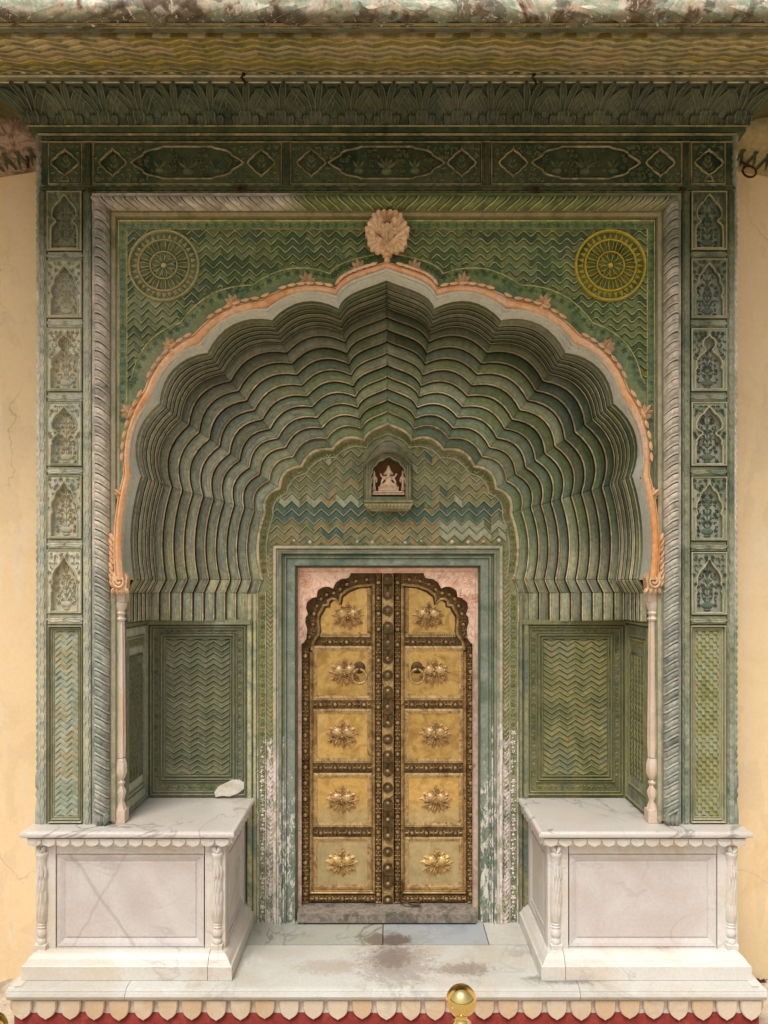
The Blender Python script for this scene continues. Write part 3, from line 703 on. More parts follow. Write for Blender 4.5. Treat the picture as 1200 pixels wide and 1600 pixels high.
# arch edge: grey stone roll, then orange roll
GW_O = world(full(G_OUT), -.018); FWt = FW[4:-4]
assert len(GW_O) == len(FWt)
L = lambda t: lerp2(GW_O, FWt, t)
sweep('arch_edge', [(L(0), .03, 0), (L(.02), .0, 0), (L(.10), -.018, 0), (L(.28), -.028, 0), (L(.46), -.022, 0), (L(.56), -.006, 0), (L(.60), .022, 1), (L(.70), .022, 1), (L(.72), .004, 0), (L(.86), .002, 0), (L(.97), .016, 0), (L(1), .045, 0), (FWt, .125, 0)], ['arch_grey', 'arch_groove_shade'], GW, 35)
OW = world(full(O_OUT), -.018)
L = lambda t: lerp2(GW_O, OW, t)
sweep('arch_roll', [(L(0), .0, 0), (L(.03), -.014, 0), (L(.15), -.024, 0), (L(.4), -.032, 0), (L(.65), -.024, 0), (L(.74), -.012, 0), (L(.78), -.018, 0), (L(.93), -.012, 0), (L(1), .04, 0)], ['orange_paint'], GW, 35)
arch_roll = bpy.data.objects['arch_roll']

# ---- spandrel
SY = .04; fS = PX(SY)
mb = MB(fS)
arch_px = [(x, y) for x, y in full([(a+3, b) for a, b in G_OUT])]
mb.plate([(183, 330), (1025, 330), (1025, 972)] + [(arch_px[-1][0], 972)] + arch_px[::-1] + [(arch_px[0][0], 972), (183, 972)], w=0)
SP = mb.build('spandrel', 'spandrel_paint', GW)
R2 = half((428, 640), [(398, 590), (322, 505), (209, 446), (88, 428)], (0, 393), [0, 17, 17, 17], None)
R2f = full(R2)
def beside_arch(x, y): return not inpoly(x, y, R2f + [(R2f[-1][0], 2000), (R2f[0][0], 2000)])
def spandrel_alt(x, y, r):
    a = noise.noise((x*.018, y*.03, 2.0)) + .55*noise.noise((x*.05, r*1.7, 5.0)) + (.10 if r % 2 else -.10)
    return 2 if a > .16 else (3 if a < -.24 else 0)
zigzag('zigzag_course', SP, ['spandrel_paint', 'spandrel_line', 'spandrel_dark', 'spandrel_light'], fS, 199, 1011, 359, 640, 22.5, 11, 12.2, lambda x, y: beside_arch(x, y) and not (hypot(x-257, y-416) < 53 or hypot(x-953, y-416) < 53), sub=3, h=.010, lip=.10, alt=spandrel_alt, dl=.14, dm=2)  # dm: the dark green also paints the shade under each lip
mb = MB(fS); mb.bead([p for p in R2f[6:-6] if 201 < p[0] < 1009], 2.2, .007, 0); mb.build('border_line', 'spandrel_line', SP)
mb = MB(fS)
for (x0, y0, x1, y1) in ((190, 352, 1020, 352), (192, 360, 192, 660), (1018, 360, 1018, 660)): rosettes(mb, x0, y0, x1, y1, 7.2, 4.6, .006)
mid = [((a[0]+b[0])/2, (a[1]+b[1])/2) for a, b in zip(full([(p[0], p[1]) for p in half((428, 640), [(391, 601), (309, 516), (200, 459), (83, 441)], (0, 402), [0, 17, 17, 17], None)]), R2f)]
for i in range(4, len(mid)-5):
    d = hypot(mid[i+1][0]-mid[i][0], mid[i+1][1]-mid[i][1])
    if 200 < mid[i][0] < 1008: rosettes(mb, *mid[i], *mid[i+1], 8, 5.2, .008)
mb.build('rosette_border', 'rosette_paint', SP, kind='stuff')
mb = MB(fS)
mb.bead([(199, 650), (199, 358.5), (1011, 358.5), (1011, 650)], 2, .008)
mb.bead([(186, 700), (186, 345.5), (1022, 345.5), (1022, 700)], 2.2, .010)
mb.build('border_line', 'spandrel_line', SP)
mb = MB(fS)
mb.bead([(179, 1280), (179, 338), (1029, 338), (1029, 1280)], 9, .036, 0, flat=.7)
mb.bead([(173.5, 1280), (173.5, 333.5), (1034.5, 333.5), (1034.5, 1280)], 3, .04, 0)
mb.build('inner_frame', 'pier_line', GW)

# medallions
def medallion(cx, cy):
    mb = MB(fS); n = 48
    o = [(cx+54*cos(2*pi*i/n), cy+54*sin(2*pi*i/n)) for i in range(n)]
    mb.plate(o, w=.006, wback=0)
    md = mb.build('medallion', 'medal_green', SP)
    for r, wd, h in ((54, 4.2, .018), (39.5, 3.4, .016), (21, 3.0, .016)):
        mb = MB(fS); mb.ring(cx, cy, r, wd, h, 0, .006, 64); mb.build('medallion_ring', 'medal_yellow', SP)
    mb = MB(fS)
    for i in range(32):
        a = 2*pi*i/32; 
        ids = [mb.v(cx+cos(a+d)*r, cy+sin(a+d)*r, h) for d, r, h in ((-.085, 42, .006), (.085, 42, .006), (0, 52, .006), (0, 45, .022))]
        mb.q(ids[0], ids[1], ids[3]); mb.q(ids[1], ids[2], ids[3]); mb.q(ids[2], ids[0], ids[3])
    mb.build('medallion_teeth', 'medal_yellow', SP, kind='stuff')
    mb = MB(fS)
    for i in range(16):
        a = 2*pi*i/16; mb.petal(cx+cos(a)*23, cy+sin(a)*23, a, 15.5, 8.4, .016, 0, 1, .006, 0, .8, .10, .5)
    for i in range(10):
        a = 2*pi*i/10+.2; mb.petal(cx+cos(a)*5, cy+sin(a)*5, a, 14, 8, .015, 0, 1, .006, 0, .8, .10, .4)
    mb.build('medallion_petals', ['medal_green', 'medal_yellow'], SP)
    mb = MB(fS); mb.dome(cx, cy, 5, .018, 0, .006, 12, 3); mb.build('medallion_boss', 'medal_yellow', SP, smooth=True)
medallion(257, 416); medallion(953, 416)

# palmettes and leaf swags on the orange roll, finial and volutes
fO = PX(.0)
for (x, y, ang, k) in ((562, 427, -1.75, 1), (645, 427, -1.4, 1), (482, 447, -1.8, 1), (721, 448, -1.35, 1), (367, 481, -1.95, 1), (846, 481, -1.2, 1), (270, 548, -2.0, 1), (945, 549, -1.15, 1), (205, 650, -2.2, .95), (1003, 651, -.95, .95), (193, 776, -2.4, .75), (1015, 776, -.7, .75)):
    mb = MB(fO)
    for sgn in (-1, 1):
        mb.leaf(x, y, ang+sgn*1.35, 11*k, 8*k, .012, 0, .002, bend=-.5*sgn); mb.leaf(x+cos(ang)*3*k, y+sin(ang)*3*k, ang+sgn*.85, 14*k, 9*k, .016, 0, .004, bend=.5*sgn)
        mb.leaf(x+cos(ang)*6*k, y+sin(ang)*6*k, ang+sgn*.42, 15*k, 7.5*k, .020, 0, .006, bend=.4*sgn)
    mb.leaf(x, y, ang, 23*k, 8*k, .026, 0, .008); mb.dome(x, y, 5, .02, 0, .004, 8, 2)
    mb.build('palmette', 'terracotta', arch_roll)
for (i0, sgn) in ((14, 1), (22, 1), (31, 1), (39, 1), (46, 1)):
    for side in (0, 1):
        cv = full(O_OUT); n = len(cv); mb = MB(fO)
        for q in range(7):
            i = i0 + q - 3
            if side: i = n - 1 - i
            j = i + (-1 if side else 1); p, p2 = cv[i], cv[j]
            a = atan2(p2[1]-p[1], p2[0]-p[0]); ou = -pi/2 if not side else pi/2
            ow = (pi/2 if not side else -pi/2); sg2 = -1 if side else 1
            for dd, an, L_, wd_, hh in ((2.0, .14, 14, 5.5, .009), (1.0, .34, 11, 4.5, .009)):
                bx, by = p[0] + cos(a + ow)*dd, p[1] + sin(a + ow)*dd
                mb.leaf(bx, by, a + an*sg2, L_, wd_, hh, 0, {2.0: .028, 1.0: .022}[dd], bend=-.5*sg2*an*2)
        mb.build('leaf_swag', 'orange_leaf', arch_roll)
for sx in (-1, 1):
    mb = MB(fO); X = lambda d: CX + sx*d
    mb.plate([(X(409), 893), (X(424), 893), (X(428), 902), (X(425), 919), (X(415), 926), (X(406), 919), (X(404), 903)], w=.012, wback=-.04)
    sp = [(X(416) + sx*(9.5 - t*.5)*cos(t*.62)*1.0, 908 + (11 - t*.58)*sin(t*.62)) for t in range(0, 16)]
    mb.bead(sp, 4.5, .016, 0, False, .012)
    for q in range(9):
        yy = 838 + q*9; mb.leaf(X(426+ (q % 2)), yy+8, -pi/2 + sx*.75, 15, 8, .02, 0, .0, bend=-.5*sx)
    for q in range(4): mb.leaf(X(408+q*5), 918, pi/2 - (q-1.5)*.35*sx, 11, 7, .02, 0, .008, bend=.2)
    mb.build('volute', 'orange_leaf', arch_roll)
mb = MB(fO)
for (x, y, a, r) in ((597, 352, -2.45, 17), (613, 352, -.7, 17), (590, 367, 3.35, 17.5), (620, 367, -.2, 17.5), (594, 383, 2.35, 18), (616, 383, .8, 18)):
    mb.shell(x-cos(a)*3, y-sin(a)*3, a, r+5.5, .030, 7, 3.3, 0, .014 + (.010 if 360 < y < 375 else (.022 if y > 375 else 0)))
for q in range(5): mb.leaf(605+(q-2)*2.2, 352, -pi/2+(q-2)*.34, 18-abs(q-2)*2, 5, .03, 0, .030, bend=(q-2)*.25)
for sgn in (-1, 1):
    mb.leaf(605+sgn*2, 376, -pi/2+sgn*.25, 22, 6, .022, 0, .046, bend=sgn*2.0); mb.leaf(605+sgn*5, 398, -pi/2+sgn*.1, 24, 5, .02, 0, .046, bend=sgn*1.2)
mb.shell(605, 372, -pi/2, 17, .03, 7, 3.4, 0, .030); mb.dome(605, 370, 15, .05, 0, .012, 14, 4, ry=20); mb.leaf(605, 403, -pi/2, 38, 13, .04, 0, .046); mb.dome(605, 402, 8, .05, 0, .012, 10, 3, ry=4.5); mb.dome(605, 409, 5, .04, 0, .01, 10, 3, ry=5)
mb.plate([(605+22*cos(2*pi*i/16), 368+25*sin(2*pi*i/16)) for i in range(16)], w=.014, wback=-.04)
mb.build('flower_finial', 'terracotta', GW)

# ---- gadrooned rope moulding round the arch frame
def gadroon_mesh(flip, pitch=14.6, dr=.80, mats=('rope_paint', 'rope_line', 'rope_gap_shade')):
    """one lobe: across = 27 px wide roll, along = pitch"""
    s = D/FPX; wd, pt = 23.5*s, pitch*s; mb = MB(LOC); na, nt = 9, 10
    rows = []; mr = []
    TT = [0, .03, .10, .25, .45, .62, .72, .78, .92, .97, 1.0]; RB = [-.007, .002, .009, .013, .013, .009, .004, .012, .012, .003, -.007]
    for j in range(nt+1):
        t = TT[j]; row = []
        for i in range(na+1):
            a = i/na; prof = sqrt(max(0, 1 - (2*a-1)**2)); u = (a-.5)*wd
            drop = -(dr*a**2.4 + .08*a)*pt
            bulge = RB[j]
            row.append(mb.v(u*flip, (0.5 - t)*pt + drop + pt*.45, .030*prof**.8 + bulge*prof - .002))
        rows.append(row)
    for j in range(nt): mb.grid([rows[j], rows[j+1]], m=1 if j in (6, 7) else (2 if j in (0, nt-1) else 0))
    me, _ = mb.mesh('gadroon', list(mats), (0, 0, 0), 40)
    return me
gl, gr = gadroon_mesh(1), gadroon_mesh(-1)
tl, tr = [gadroon_mesh(q, 17.6, 1.15, ('rope_top', 'rope_top_line', 'rope_gap_shade')) for q in (1, -1)]
ropes = {}
for sx in (-1, 1):
    mb = MB(PX(.03)); x0, x1 = (147, 172) if sx < 0 else (1036, 1061)
    mb.box(x0, 318, 0, x1, 1288, .026); ropes[sx] = mb.build('rope_moulding', 'rope_paint', GW)
    yy = 330
    while yy < 1272:
        q = P((x0+x1)/2, yy, .0); put('gadroon', gl if sx < 0 else gr, ropes[sx], (q[0], .0, q[2]), (0, 0, 0), (1, 1, random.uniform(.96, 1.06))); yy += 14.6
    mb = MB(PX(0)); xc = (x0+x1)/2
    for q in range(3): mb.leaf(xc+(q-1)*6, 1287, -pi/2+(q-1)*.12, 22, 10, .014, 0, .022)
    mb.build('rope_foot', 'rope_paint', ropes[sx])
mb = MB(PX(.03)); mb.box(146, 305, 0, 1062, 331, .022); ropes[0] = mb.build('rope_moulding', 'rope_top', GW)
xx = 160
while xx < 1052:
    q = P(xx, 318, .0); left = xx < 604
    put('gadroon', tr if left else tl, ropes[0], (q[0], .0, q[2]), (0, -pi/2 if left else pi/2, 0), (.92, 1, 1.0)); xx += 17.6

# ---- frieze above the arch
fF = PX(.03)
mb = MB(fF); mb.box(61, 196, -.04, 1147, 306, 0.0); FR = mb.build('frieze', 'frieze_paint', GW)
def mirror4(q): 
    a = q + [(x, -y) for x, y in q[-2::-1]]
    return a + [(-x, y) for x, y in a[-2:0:-1]]
CART = mirror4([(0, 1), (.44, 1), (.5, .9), (.6, .84), (.7, .76), (.78, .62), (.8, .46), (.88, .3), (.95, .16), (1, 0)])
QUAT = mirror4([(0, 1), (.1, .84), (.3, .72), (.5, .58), (.58, .44), (.7, .34), (.88, .2), (1, 0)])
def place_shape(S, cx, cy, rx, ry): return [(cx+x*rx, cy-y*ry) for x, y in S]
for (x0, x1, carts) in ((77, 130, [(QUAT, 103.5, 22, 21)]), (147, 441, [(QUAT, 178, 21, 22), (CART, 294, 87, 25), (QUAT, 409, 21, 22)]), (454, 753, [(QUAT, 487, 22, 22), (CART, 604, 90, 25), (QUAT, 721, 22, 22)]), (767, 1064, [(QUAT, 801, 22, 22), (CART, 914, 84, 25), (QUAT, 1030, 22, 22)]), (1078, 1132, [(QUAT, 1105.5, 22, 21)])):
    mb = MB(fF); holes = [place_shape(S, cx, 257, rx, ry) for S, cx, rx, ry in carts]
    mb.plate(rectpts(x0+3, 226, x1-3, 288), holes, w=.016, wback=0)
    pn = mb.build('frieze_panel', 'frieze_paint', FR)
    mb = MB(fF)
    mb.bead(rectpts(x0+1, 224.5, x1-1, 289.5), 2.6, .02, 0, True)
    for h in holes: mb.bead(h, 2.6, .008, 0, True, .016)
    mb.build('panel_bead', 'frieze_line', FR)
    mb = MB(fF)
    florals(mb, lambda x, y: not any(inpoly(x, y, place_shape(S, cx, 257, rx+5, ry+5)) for S, cx, rx, ry in carts), x0+6, 229, x1-6, 286, 9.5, .005, 0, .016, seed=int(x0), mirror=True)
    for (S, cx, rx, ry), h in zip(carts, holes):
        if S is CART:
            mb.dome(cx, 268, 9, .014, 0, 0, 10, 2, ry=6)
            for a in (-2.5, -2.05, -1.57, -1.09, -.64): mb.leaf(cx, 264, a, 19, 7, .012)
            for sg in (-1, 1):
                mb.dome(cx+sg*44, 267, 8, .013, 0, 0, 10, 2, ry=5)
                for a in (-2.2, -1.57, -.94): mb.leaf(cx+sg*44, 263, a, 15, 6, .011)
            florals(mb, lambda x, y: inpoly(x, y, place_shape(S, cx, 257, rx-4, ry-3)) and min(abs(x-cx), abs(x-cx-44), abs(x-cx+44)) > 13, cx-rx, 257-ry, cx+rx, 257+ry, 9, .011, 0, 0, int(cx), True)
        else:
            mb.leaf(cx, 272, -pi/2, 28, 3, .008)
            for q in range(3):
                for sg in (-1, 1): mb.leaf(cx, 270-q*8, -pi/2+sg*(1.05-.15*q), 15-q*3, 6, .011, bend=-.4*sg)
            mb.flower(cx, 246, 5, .012)
    mb.build('floral_relief', 'frieze_relief', FR, kind='stuff')
for cx in (103.5, 1105.5):
    mb = MB(fF); mb.bead([(cx-3, 278), (cx-7, 286), (cx+7, 286), (cx+3, 278)], 1.8, .008, 0, False, .016); mb.build('panel_bead', 'frieze_line', FR)
mb = MB(fF)
for (x0, y0, x1, y1) in ((64, 217, 1145, 217), (64, 296, 1145, 296)): chain(mb, x0, y0, x1, y1, 9, 17, .009, 0, 0, .004)
for x in (138.5, 447.5, 760, 1070.5): chain(mb, x, 226, x, 290, 9, 16, .009, 0, 0, .004)
mb.build('leaf_band', ['frieze_paint', 'frieze_relief'], FR, kind='stuff')
mb = MB(fF)
for y in (211.5, 222.5, 291.2, 301): mb.bead([(63, y), (1145, y)], 1.6, .012)
for x in (132, 145, 443, 452, 755, 765, 1066, 1076): mb.bead([(x, 223), (x, 291)], 1.6, .010)
mb.build('band_line', 'frieze_line', FR)
# moulded top of the gate, under the cove
mb = MB(PX(0))
mb.box(46, 199.5, -.2, 1164, 209, .018, c=.8)
mb.build('top_moulding', 'frieze_paint', GW)
mb = MB(PX(0)); mb.bead([(45, 200), (1166, 200)], 2.6, .006, 0, False, .018); mb.bead([(60, 210.5), (1150, 210.5)], 2.2, .012, 0, False, .0); mb.build('band_line', 'frieze_line', GW)

# ---- piers: niche panels, lower panels, strips, outer twisted shaft
NICHE = {
 1: [(.0, .06), (.20, .11), (.34, .17), (.46, .20), (.62, .24), (.78, .31), (.84, .39), (.76, .46), (.60, .49), (.56, .52), (.72, .55), (.86, .60), (.90, .66), (.90, .97)],
 2: [(.0, .08), (.14, .12), (.32, .17), (.40, .22), (.56, .25), (.70, .32), (.70, .39), (.82, .44), (.92, .52), (.86, .60), (.78, .63), (.92, .68), (.92, .97)],
 3: [(.0, .10), (.12, .14), (.30, .16), (.42, .22), (.40, .29), (.24, .33), (.22, .36), (.40, .40), (.66, .45), (.84, .52), (.86, .58), (.78, .62), (.92, .66), (.92, .97)],
 4: [(.0, .07), (.22, .13), (.36, .18), (.52, .20), (.72, .26), (.86, .34), (.84, .41), (.66, .45), (.44, .48), (.46, .51), (.70, .55), (.86, .61), (.82, .66), (.90, .68), (.90, .97)],
 5: [(.0, .10), (.18, .16), (.30, .21), (.46, .23), (.60, .29), (.66, .36), (.84, .42), (.90, .50), (.82, .55), (.78, .58), (.90, .62), (.90, .97)],
 6: [(.0, .10), (.16, .17), (.34, .24), (.58, .30), (.76, .38), (.82, .46), (.78, .52), (.90, .56), (.90, .60), (.82, .64), (.90, .68), (.90, .97)]}
fP = PX(.032)
rowsL = [(303, 395), (411, 499), (515, 613), (630, 729), (744, 842), (859, 958)]
rowsR = [(303, 394), (408, 500), (516, 613), (630, 729), (746, 845), (863, 960)]
def vase(mb, cx, yb, w, h, hh, w0, var):
    """footed bowl with a spray of flowers, in low relief"""
    s = w/2; hh *= .8
    mb.dome(cx, yb-.115*h, s*.55, hh, 0, w0, 12, 3, ry=h*.075); mb.dome(cx, yb-.035*h, s*.32, hh*.8, 0, w0, 8, 2, ry=h*.03); mb.box(cx-s*.5, yb-.19*h, w0-.001, cx+s*.5, yb-.165*h, w0+hh*.9)
    fl = [(0, .34, 5.2), (-.5, .30, 4.4), (.5, .30, 4.4), (-.74, .20, 3.6), (.74, .20, 3.6), (-.36, .46, 4.2), (.36, .46, 4.2), (0, .54, 4.4), (-.70, .42, 3.4), (.70, .42, 3.4), (-.30, .63, 3.6), (.30, .63, 3.6), (0, .74, 3.8), (0, .87, 2.8)]
    for q, (fx, fy, r) in enumerate(fl):
        fx *= (1 if fy < .5 else .85); x, y = cx+fx*s, yb-fy*h
        mb.flower(x, y, r*(1.0 if (q+var) % 3 else 1.15), hh, 0, w0, 5 + (q+var) % 2, .4*q)
        ax = cx + fx*s*.3; a = atan2(y-(yb-.18*h), x-ax); mb.leaf(ax, yb-.18*h, a, hypot(x-ax, y-yb+.18*h), 1.8, hh*.5, 0, w0)
    for q in range(6):
        y = yb - (.24+.11*q)*h
        for sg in (-1, 1): mb.leaf(cx+sg*s*.16, y, -pi/2+sg*(.9-.05*q), s*(.42-.03*q), 3.8, hh*.8, 0, w0, bend=.6*sg*(-1 if q % 2 else 1))
    for sg in (-1, 1):
        mb.leaf(cx+sg*s*.25, yb-.02*h, (0 if sg > 0 else pi) - sg*.35, s*.72, 4.8, hh*.8, 0, w0, bend=-.8*sg); mb.leaf(cx+sg*s*.55, yb-.07*h, -pi/2+sg*.7, s*.4, 3.6, hh*.7, 0, w0, bend=.5*sg)
for sx in (-1, 1):
    x0, x1 = (77, 131) if sx < 0 else (1077, 1132)
    for k, (y0, y1) in enumerate(rowsL if sx < 0 else rowsR):
        cx = (x0+x1)/2; hw = (x1-x0)/2 - 4; hgt = y1-y0
        hp = [(a*hw, y0 + b*hgt) for a, b in NICHE[k+1]]
        hole = [(cx+a, b) for a, b in hp] + [(cx-a, b) for a, b in hp[:0:-1]]
        mb = MB(fP); mb.plate(rectpts(x0+1, y0+1, x1-1, y1-1), [hole], w=.030, wback=.002, wh=-.026, mh=0)
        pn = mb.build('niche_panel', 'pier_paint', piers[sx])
        mb = MB(fP); mb.plate([(cx + (a-cx)*1.02, b) for a, b in hole], w=.0022); mb.build('niche_back', 'pier_recess', piers[sx])
        mb = MB(fP); mb.bead(hole, 2.2, .007, 0, True, .030); mb.bead(rectpts(x0+1, y0+1, x1-1, y1-1), 2.2, .008, 0, True, .028); mb.build('niche_bead', 'pier_line', piers[sx])
        mb = MB(fP); s_ = hw*.9; yb = y0+.955*hgt
        ins = [(cx+(a-cx)*.82, (b-(y0+hgt*.52))*.90 + y0+hgt*.52) for a, b in hole]
        mb.dome(cx, yb-.10*hgt, s_*.46, .008, 0, .003, 12, 3, ry=hgt*.055); mb.dome(cx, yb-.03*hgt, s_*.28, .006, 0, .003, 8, 2, ry=hgt*.025)
        mb.leaf(cx, yb-.12*hgt, -pi/2, hgt*.66, 2.2, .004, 0, .003)
        for q in range(5):
            for sg in (-1, 1): mb.leaf(cx, yb-(.14+.10*q)*hgt, -pi/2+sg*(1.0-.1*q), s_*(.75-.08*q), 3.0, .005, 0, .003, bend=-.6*sg)
        florals(mb, lambda x, y: inpoly(x, y, ins) and not (abs(x-cx) < s_*.4 and y > yb-.17*hgt), cx-hw, y0+hgt*.08, cx+hw, yb, 7.6, .0048, 0, .003, k*7+(3 if sx > 0 else 0), True)
        big = [(cx+(a-cx)*1.12, (b - (y0+hgt*.5))*1.06 + y0+hgt*.5) for a, b in hole]
        florals(mb, lambda x, y: not inpoly(x, y, big) and y < y0+hgt*.62, x0+3, y0+3, x1-3, y0+hgt*.62, 8, .006, 0, .030, k, True)
        mb.build('flower_relief', 'pier_flower', piers[sx], kind='stuff')
    # lower zigzag panel
    y0, y1 = 977, 1284
    mb = MB(fP)
    for i, (d, h, wd) in enumerate(((1.2, .030, 2.2), (5.0, .018, 1.8), (8.2, .010, 1.6))): mb.bead(rectpts(x0+d, y0+d, x1-d, y1-d), wd, h, 0, True)
    mb.build('lower_frame', 'pier_line', piers[sx])
    mb = MB(fP); mb.box(x0, y0, 0, x1, y1, .004); mb.build('lower_panel', 'lower_panel', piers[sx])
    fL = PX(.028)
    if sx < 0: zigzag('zigzag_relief', piers[sx], ['lower_panel', 'lower_panel'], fL, x0+9.5, x1-9.5, y0+9.5, y1-9.5, 17.5, 8, 9.4, None, 2, .006, joined=True, lip=.25)
    else: zigzag('step_relief', piers[sx], ['lower_panel', 'lower_panel'], fL, x0+9.5, x1-9.5, y0+9.5, y1-9.5, 36, 18, 12, None, 6, .008, phase=.5, joined=True, lip=.34, step=3)
    # strips
    xs = (69, 138.5) if sx < 0 else (1139, 1069.5)
    mb = MB(fP)
    for x in xs:
        mb.box(x-6.2, 303, 0, x+6.2, 1288, .024, c=.8)
    rws = rowsL if sx < 0 else rowsR
    for k in range(6):
        ya = rws[k][1]; yb = rws[k+1][0] if k < 5 else 976
        mb.box(x0, ya+1.2, 0, x1, yb-1.2, .0225, c=.8)
    mb.build('strip', 'pier_paint', piers[sx])
    mb = MB(fP)
    for x in xs: chain(mb, x, 1284, x, 305, 8.5, 19, .006, 0, 0, .0235)
    for k in range(6):
        ya = rws[k][1]; yb = rws[k+1][0] if k < 5 else 976; ym = (ya+yb)/2
        for sg in (-1, 1): chain(mb, (x0+x1)/2, ym, (x1-3) if sg > 0 else (x0+3), ym, 9, 13, .006, 0, 0, .022)
        mb.flower((x0+x1)/2, ym, 5, .010, 0, .022, 6)
    mb.build('leaf_band', ['pier_paint', 'pier_line'], piers[sx], kind='stuff')
    # outer twisted shaft with vase foot and leafy cap
    xc = 61.5 if sx < 0 else 1147.5; p = P(xc, 0, .03); s = D/FPX
    Z = lambda y: P(0, y, .03)[2]
    mb = MB(); n = 10; rows = []; zt, zb = Z(238), Z(1205); N = 260
    for i in range(N+1):
        z = zt + (zb-zt)*i/N; row = []
        for j in range(n):
            a = 2*pi*j/n; r = .0135 + .0045*sin(2*a*1 + sx*z*150)
            row.append(mb.v(p[0]+r*cos(a), .03+r*sin(a), z))
        rows.append(row)
    mb.grid(rows, closed=True)
    sh = mb.build('twisted_shaft', 'rope_paint', piers[sx], smooth='all')
    mb = MB()
    mb.lathe(p[0], .03, [(.016, Z(1206)), (.02, Z(1212)), (.02, Z(1228)), (.012, Z(1234)), (.02, Z(1241)), (.012, Z(1248)), (.019, Z(1262)), (.021, Z(1270)), (.021, Z(1287))], 10)
    mb.build('shaft_base', 'rope_paint', piers[sx], smooth=True)
    mb = MB(); mb.lathe(p[0], .03, [(.014, Z(240)), (.018, Z(236)), (.014, Z(232)), (.018, Z(222)), (.026, Z(210)), (.022, Z(207))], 10, flute=1, fd=.003); mb.build('shaft_cap', 'rope_paint', piers[sx], smooth=True)

# ---- cove with acanthus, eave with zigzag underside, weathered front roll
def covef(u, v, w):
    v = max(-.02, v); a = v*pi/2
    yy = -.2*(1-cos(a))**.85; zz = .107*sin(a)
    ny, nz = -.55 - .35*(1-v), -.8*v
    l = hypot(ny, nz)
    return (u, yy + ny/l*w - .004, EYE + 2.370 + zz + nz/l*w)
def cove_row(mb, sx_):
    pass
mb = MB(covef); XE = 1.868; NV = 10; rows = []
for j in range(NV+1):
    v = j/NV; d = .2*(1-cos(v*pi/2))**.85; x = XE + d
    rows.append([mb.v(-x + 2*x*i/40, v, 0) for i in range(41)])
mb.grid(rows); CV = mb.build('cove', 'cove_paint', GW, smooth='all')
for sx in (-1, 1):
    mb = MB(); rows = []
    for j in range(NV+1):
        v = j/NV; a = v*pi/2; d = .2*(1-cos(a))**.85; z = EYE+2.37+.107*sin(a)
        rows.append([mb.v(sx*(XE+d), -d + (WALLY+.02+d)*i/6, z) for i in range(7)])
    mb.grid(rows); mb.build('side_cove', 'olive_paint', CV, smooth='all')
    mb = MB(); mb.tube([(sx*(XE), .0, EYE+2.37), (sx*XE, WALLY, EYE+2.37)], .008, 6); mb.tube([(sx*(XE+.2), -.2, EYE+2.478), (sx*(XE+.2), WALLY, EYE+2.478)], .007, 6); mb.build('band_line', 'frieze_line', CV)
NU = 41; pit = 2*XE/NU*2
nun = 20
for i in range(nun + 1):
    u = -XE + .05 + (2*XE - .1)*i/nun
    mb = MB(covef); ph = (XE*2-.1)/nun
    # rounded foot of five flutes, leaves rising and curling out of it
    for sg in (-1, 1):
        mb.petal(u+sg*.36*ph, .30, pi/2 - sg*.02, .46, .040, .011, 0, 1, .001, -sg*.10, .9, .12, .5)
        mb.petal(u+sg*.15*ph, .26, pi/2 - sg*.035, .60, .050, .017, 0, 1, .003, -sg*.16, .8, .12, .5)
        mb.petal(u+sg*.05*ph, .30, pi/2 - sg*.01, .72, .036, .020, 0, 1, .006, -sg*.05, .6, .14, .5)
    for du, hh, wd_ in ((-.24, .25, .046), (.24, .25, .046), (0, .36, .060)):
        mb.petal(u+du*ph, -.01, pi/2, hh, wd_, .030 - abs(du)*.03, 0, 1, .008, 0, 1.0, .10, .95)
    for du, hh in ((-.08, .24), (.08, .24)): mb.petal(u+du*ph, -.01, pi/2, hh, .016, .008, 0, 1, .026, 0, .8, .2, .9)
    mb.build('acanthus_leaf', ['cove_paint', 'cove_line'], CV)
    if i < nun:
        uc = u + .5*ph; mb = MB(covef)
        o = [(uc + .13*ph*sin(t)*(1 if True else 1), .27 + .13*cos(t) + (.06 if abs(t) < .1 else 0)) for t in [2*pi*k/12 for k in range(12)]]
        ids = [[mb.v(uc+(x-uc)*k, .27+(y-.27)*k, h) for x, y in o] for k, h in ((1, .002), (.8, .014), (.55, .008))]
        mb.grid(ids, closed=True); c = mb.v(uc, .27, .016)
        for k in range(12): mb.q(ids[-1][k], ids[-1][(k+1) % 12], c)
        for sg in (-1, 1): mb.leaf(uc + sg*.04*ph, .42, pi/2 - sg*.1, .5, .026, .012, 0, .002, bend=-.3*sg); mb.leaf(uc+sg*.1*ph, .0, pi/2, .2, .03, .01, 0, .001)
        mb.build('bud_drop', 'cove_paint', CV)
# fillet joining cove and eave
mb = MB(); 
for sx in (-1, 1): pass
mb.box(-2.15, -.245, EYE+2.474, 2.15, -.196, EYE+2.50)
mb.build('fillet', 'eave_fillet', GW)
mb = MB(); mb.tube([(-2.1, -.2, EYE+2.477), (2.1, -.2, EYE+2.477)], .006, 6); mb.tube([(-2.15, -.243, EYE+2.478), (2.15, -.243, EYE+2.478)], .006, 6); mb.build('band_line', 'eave_line', GW)
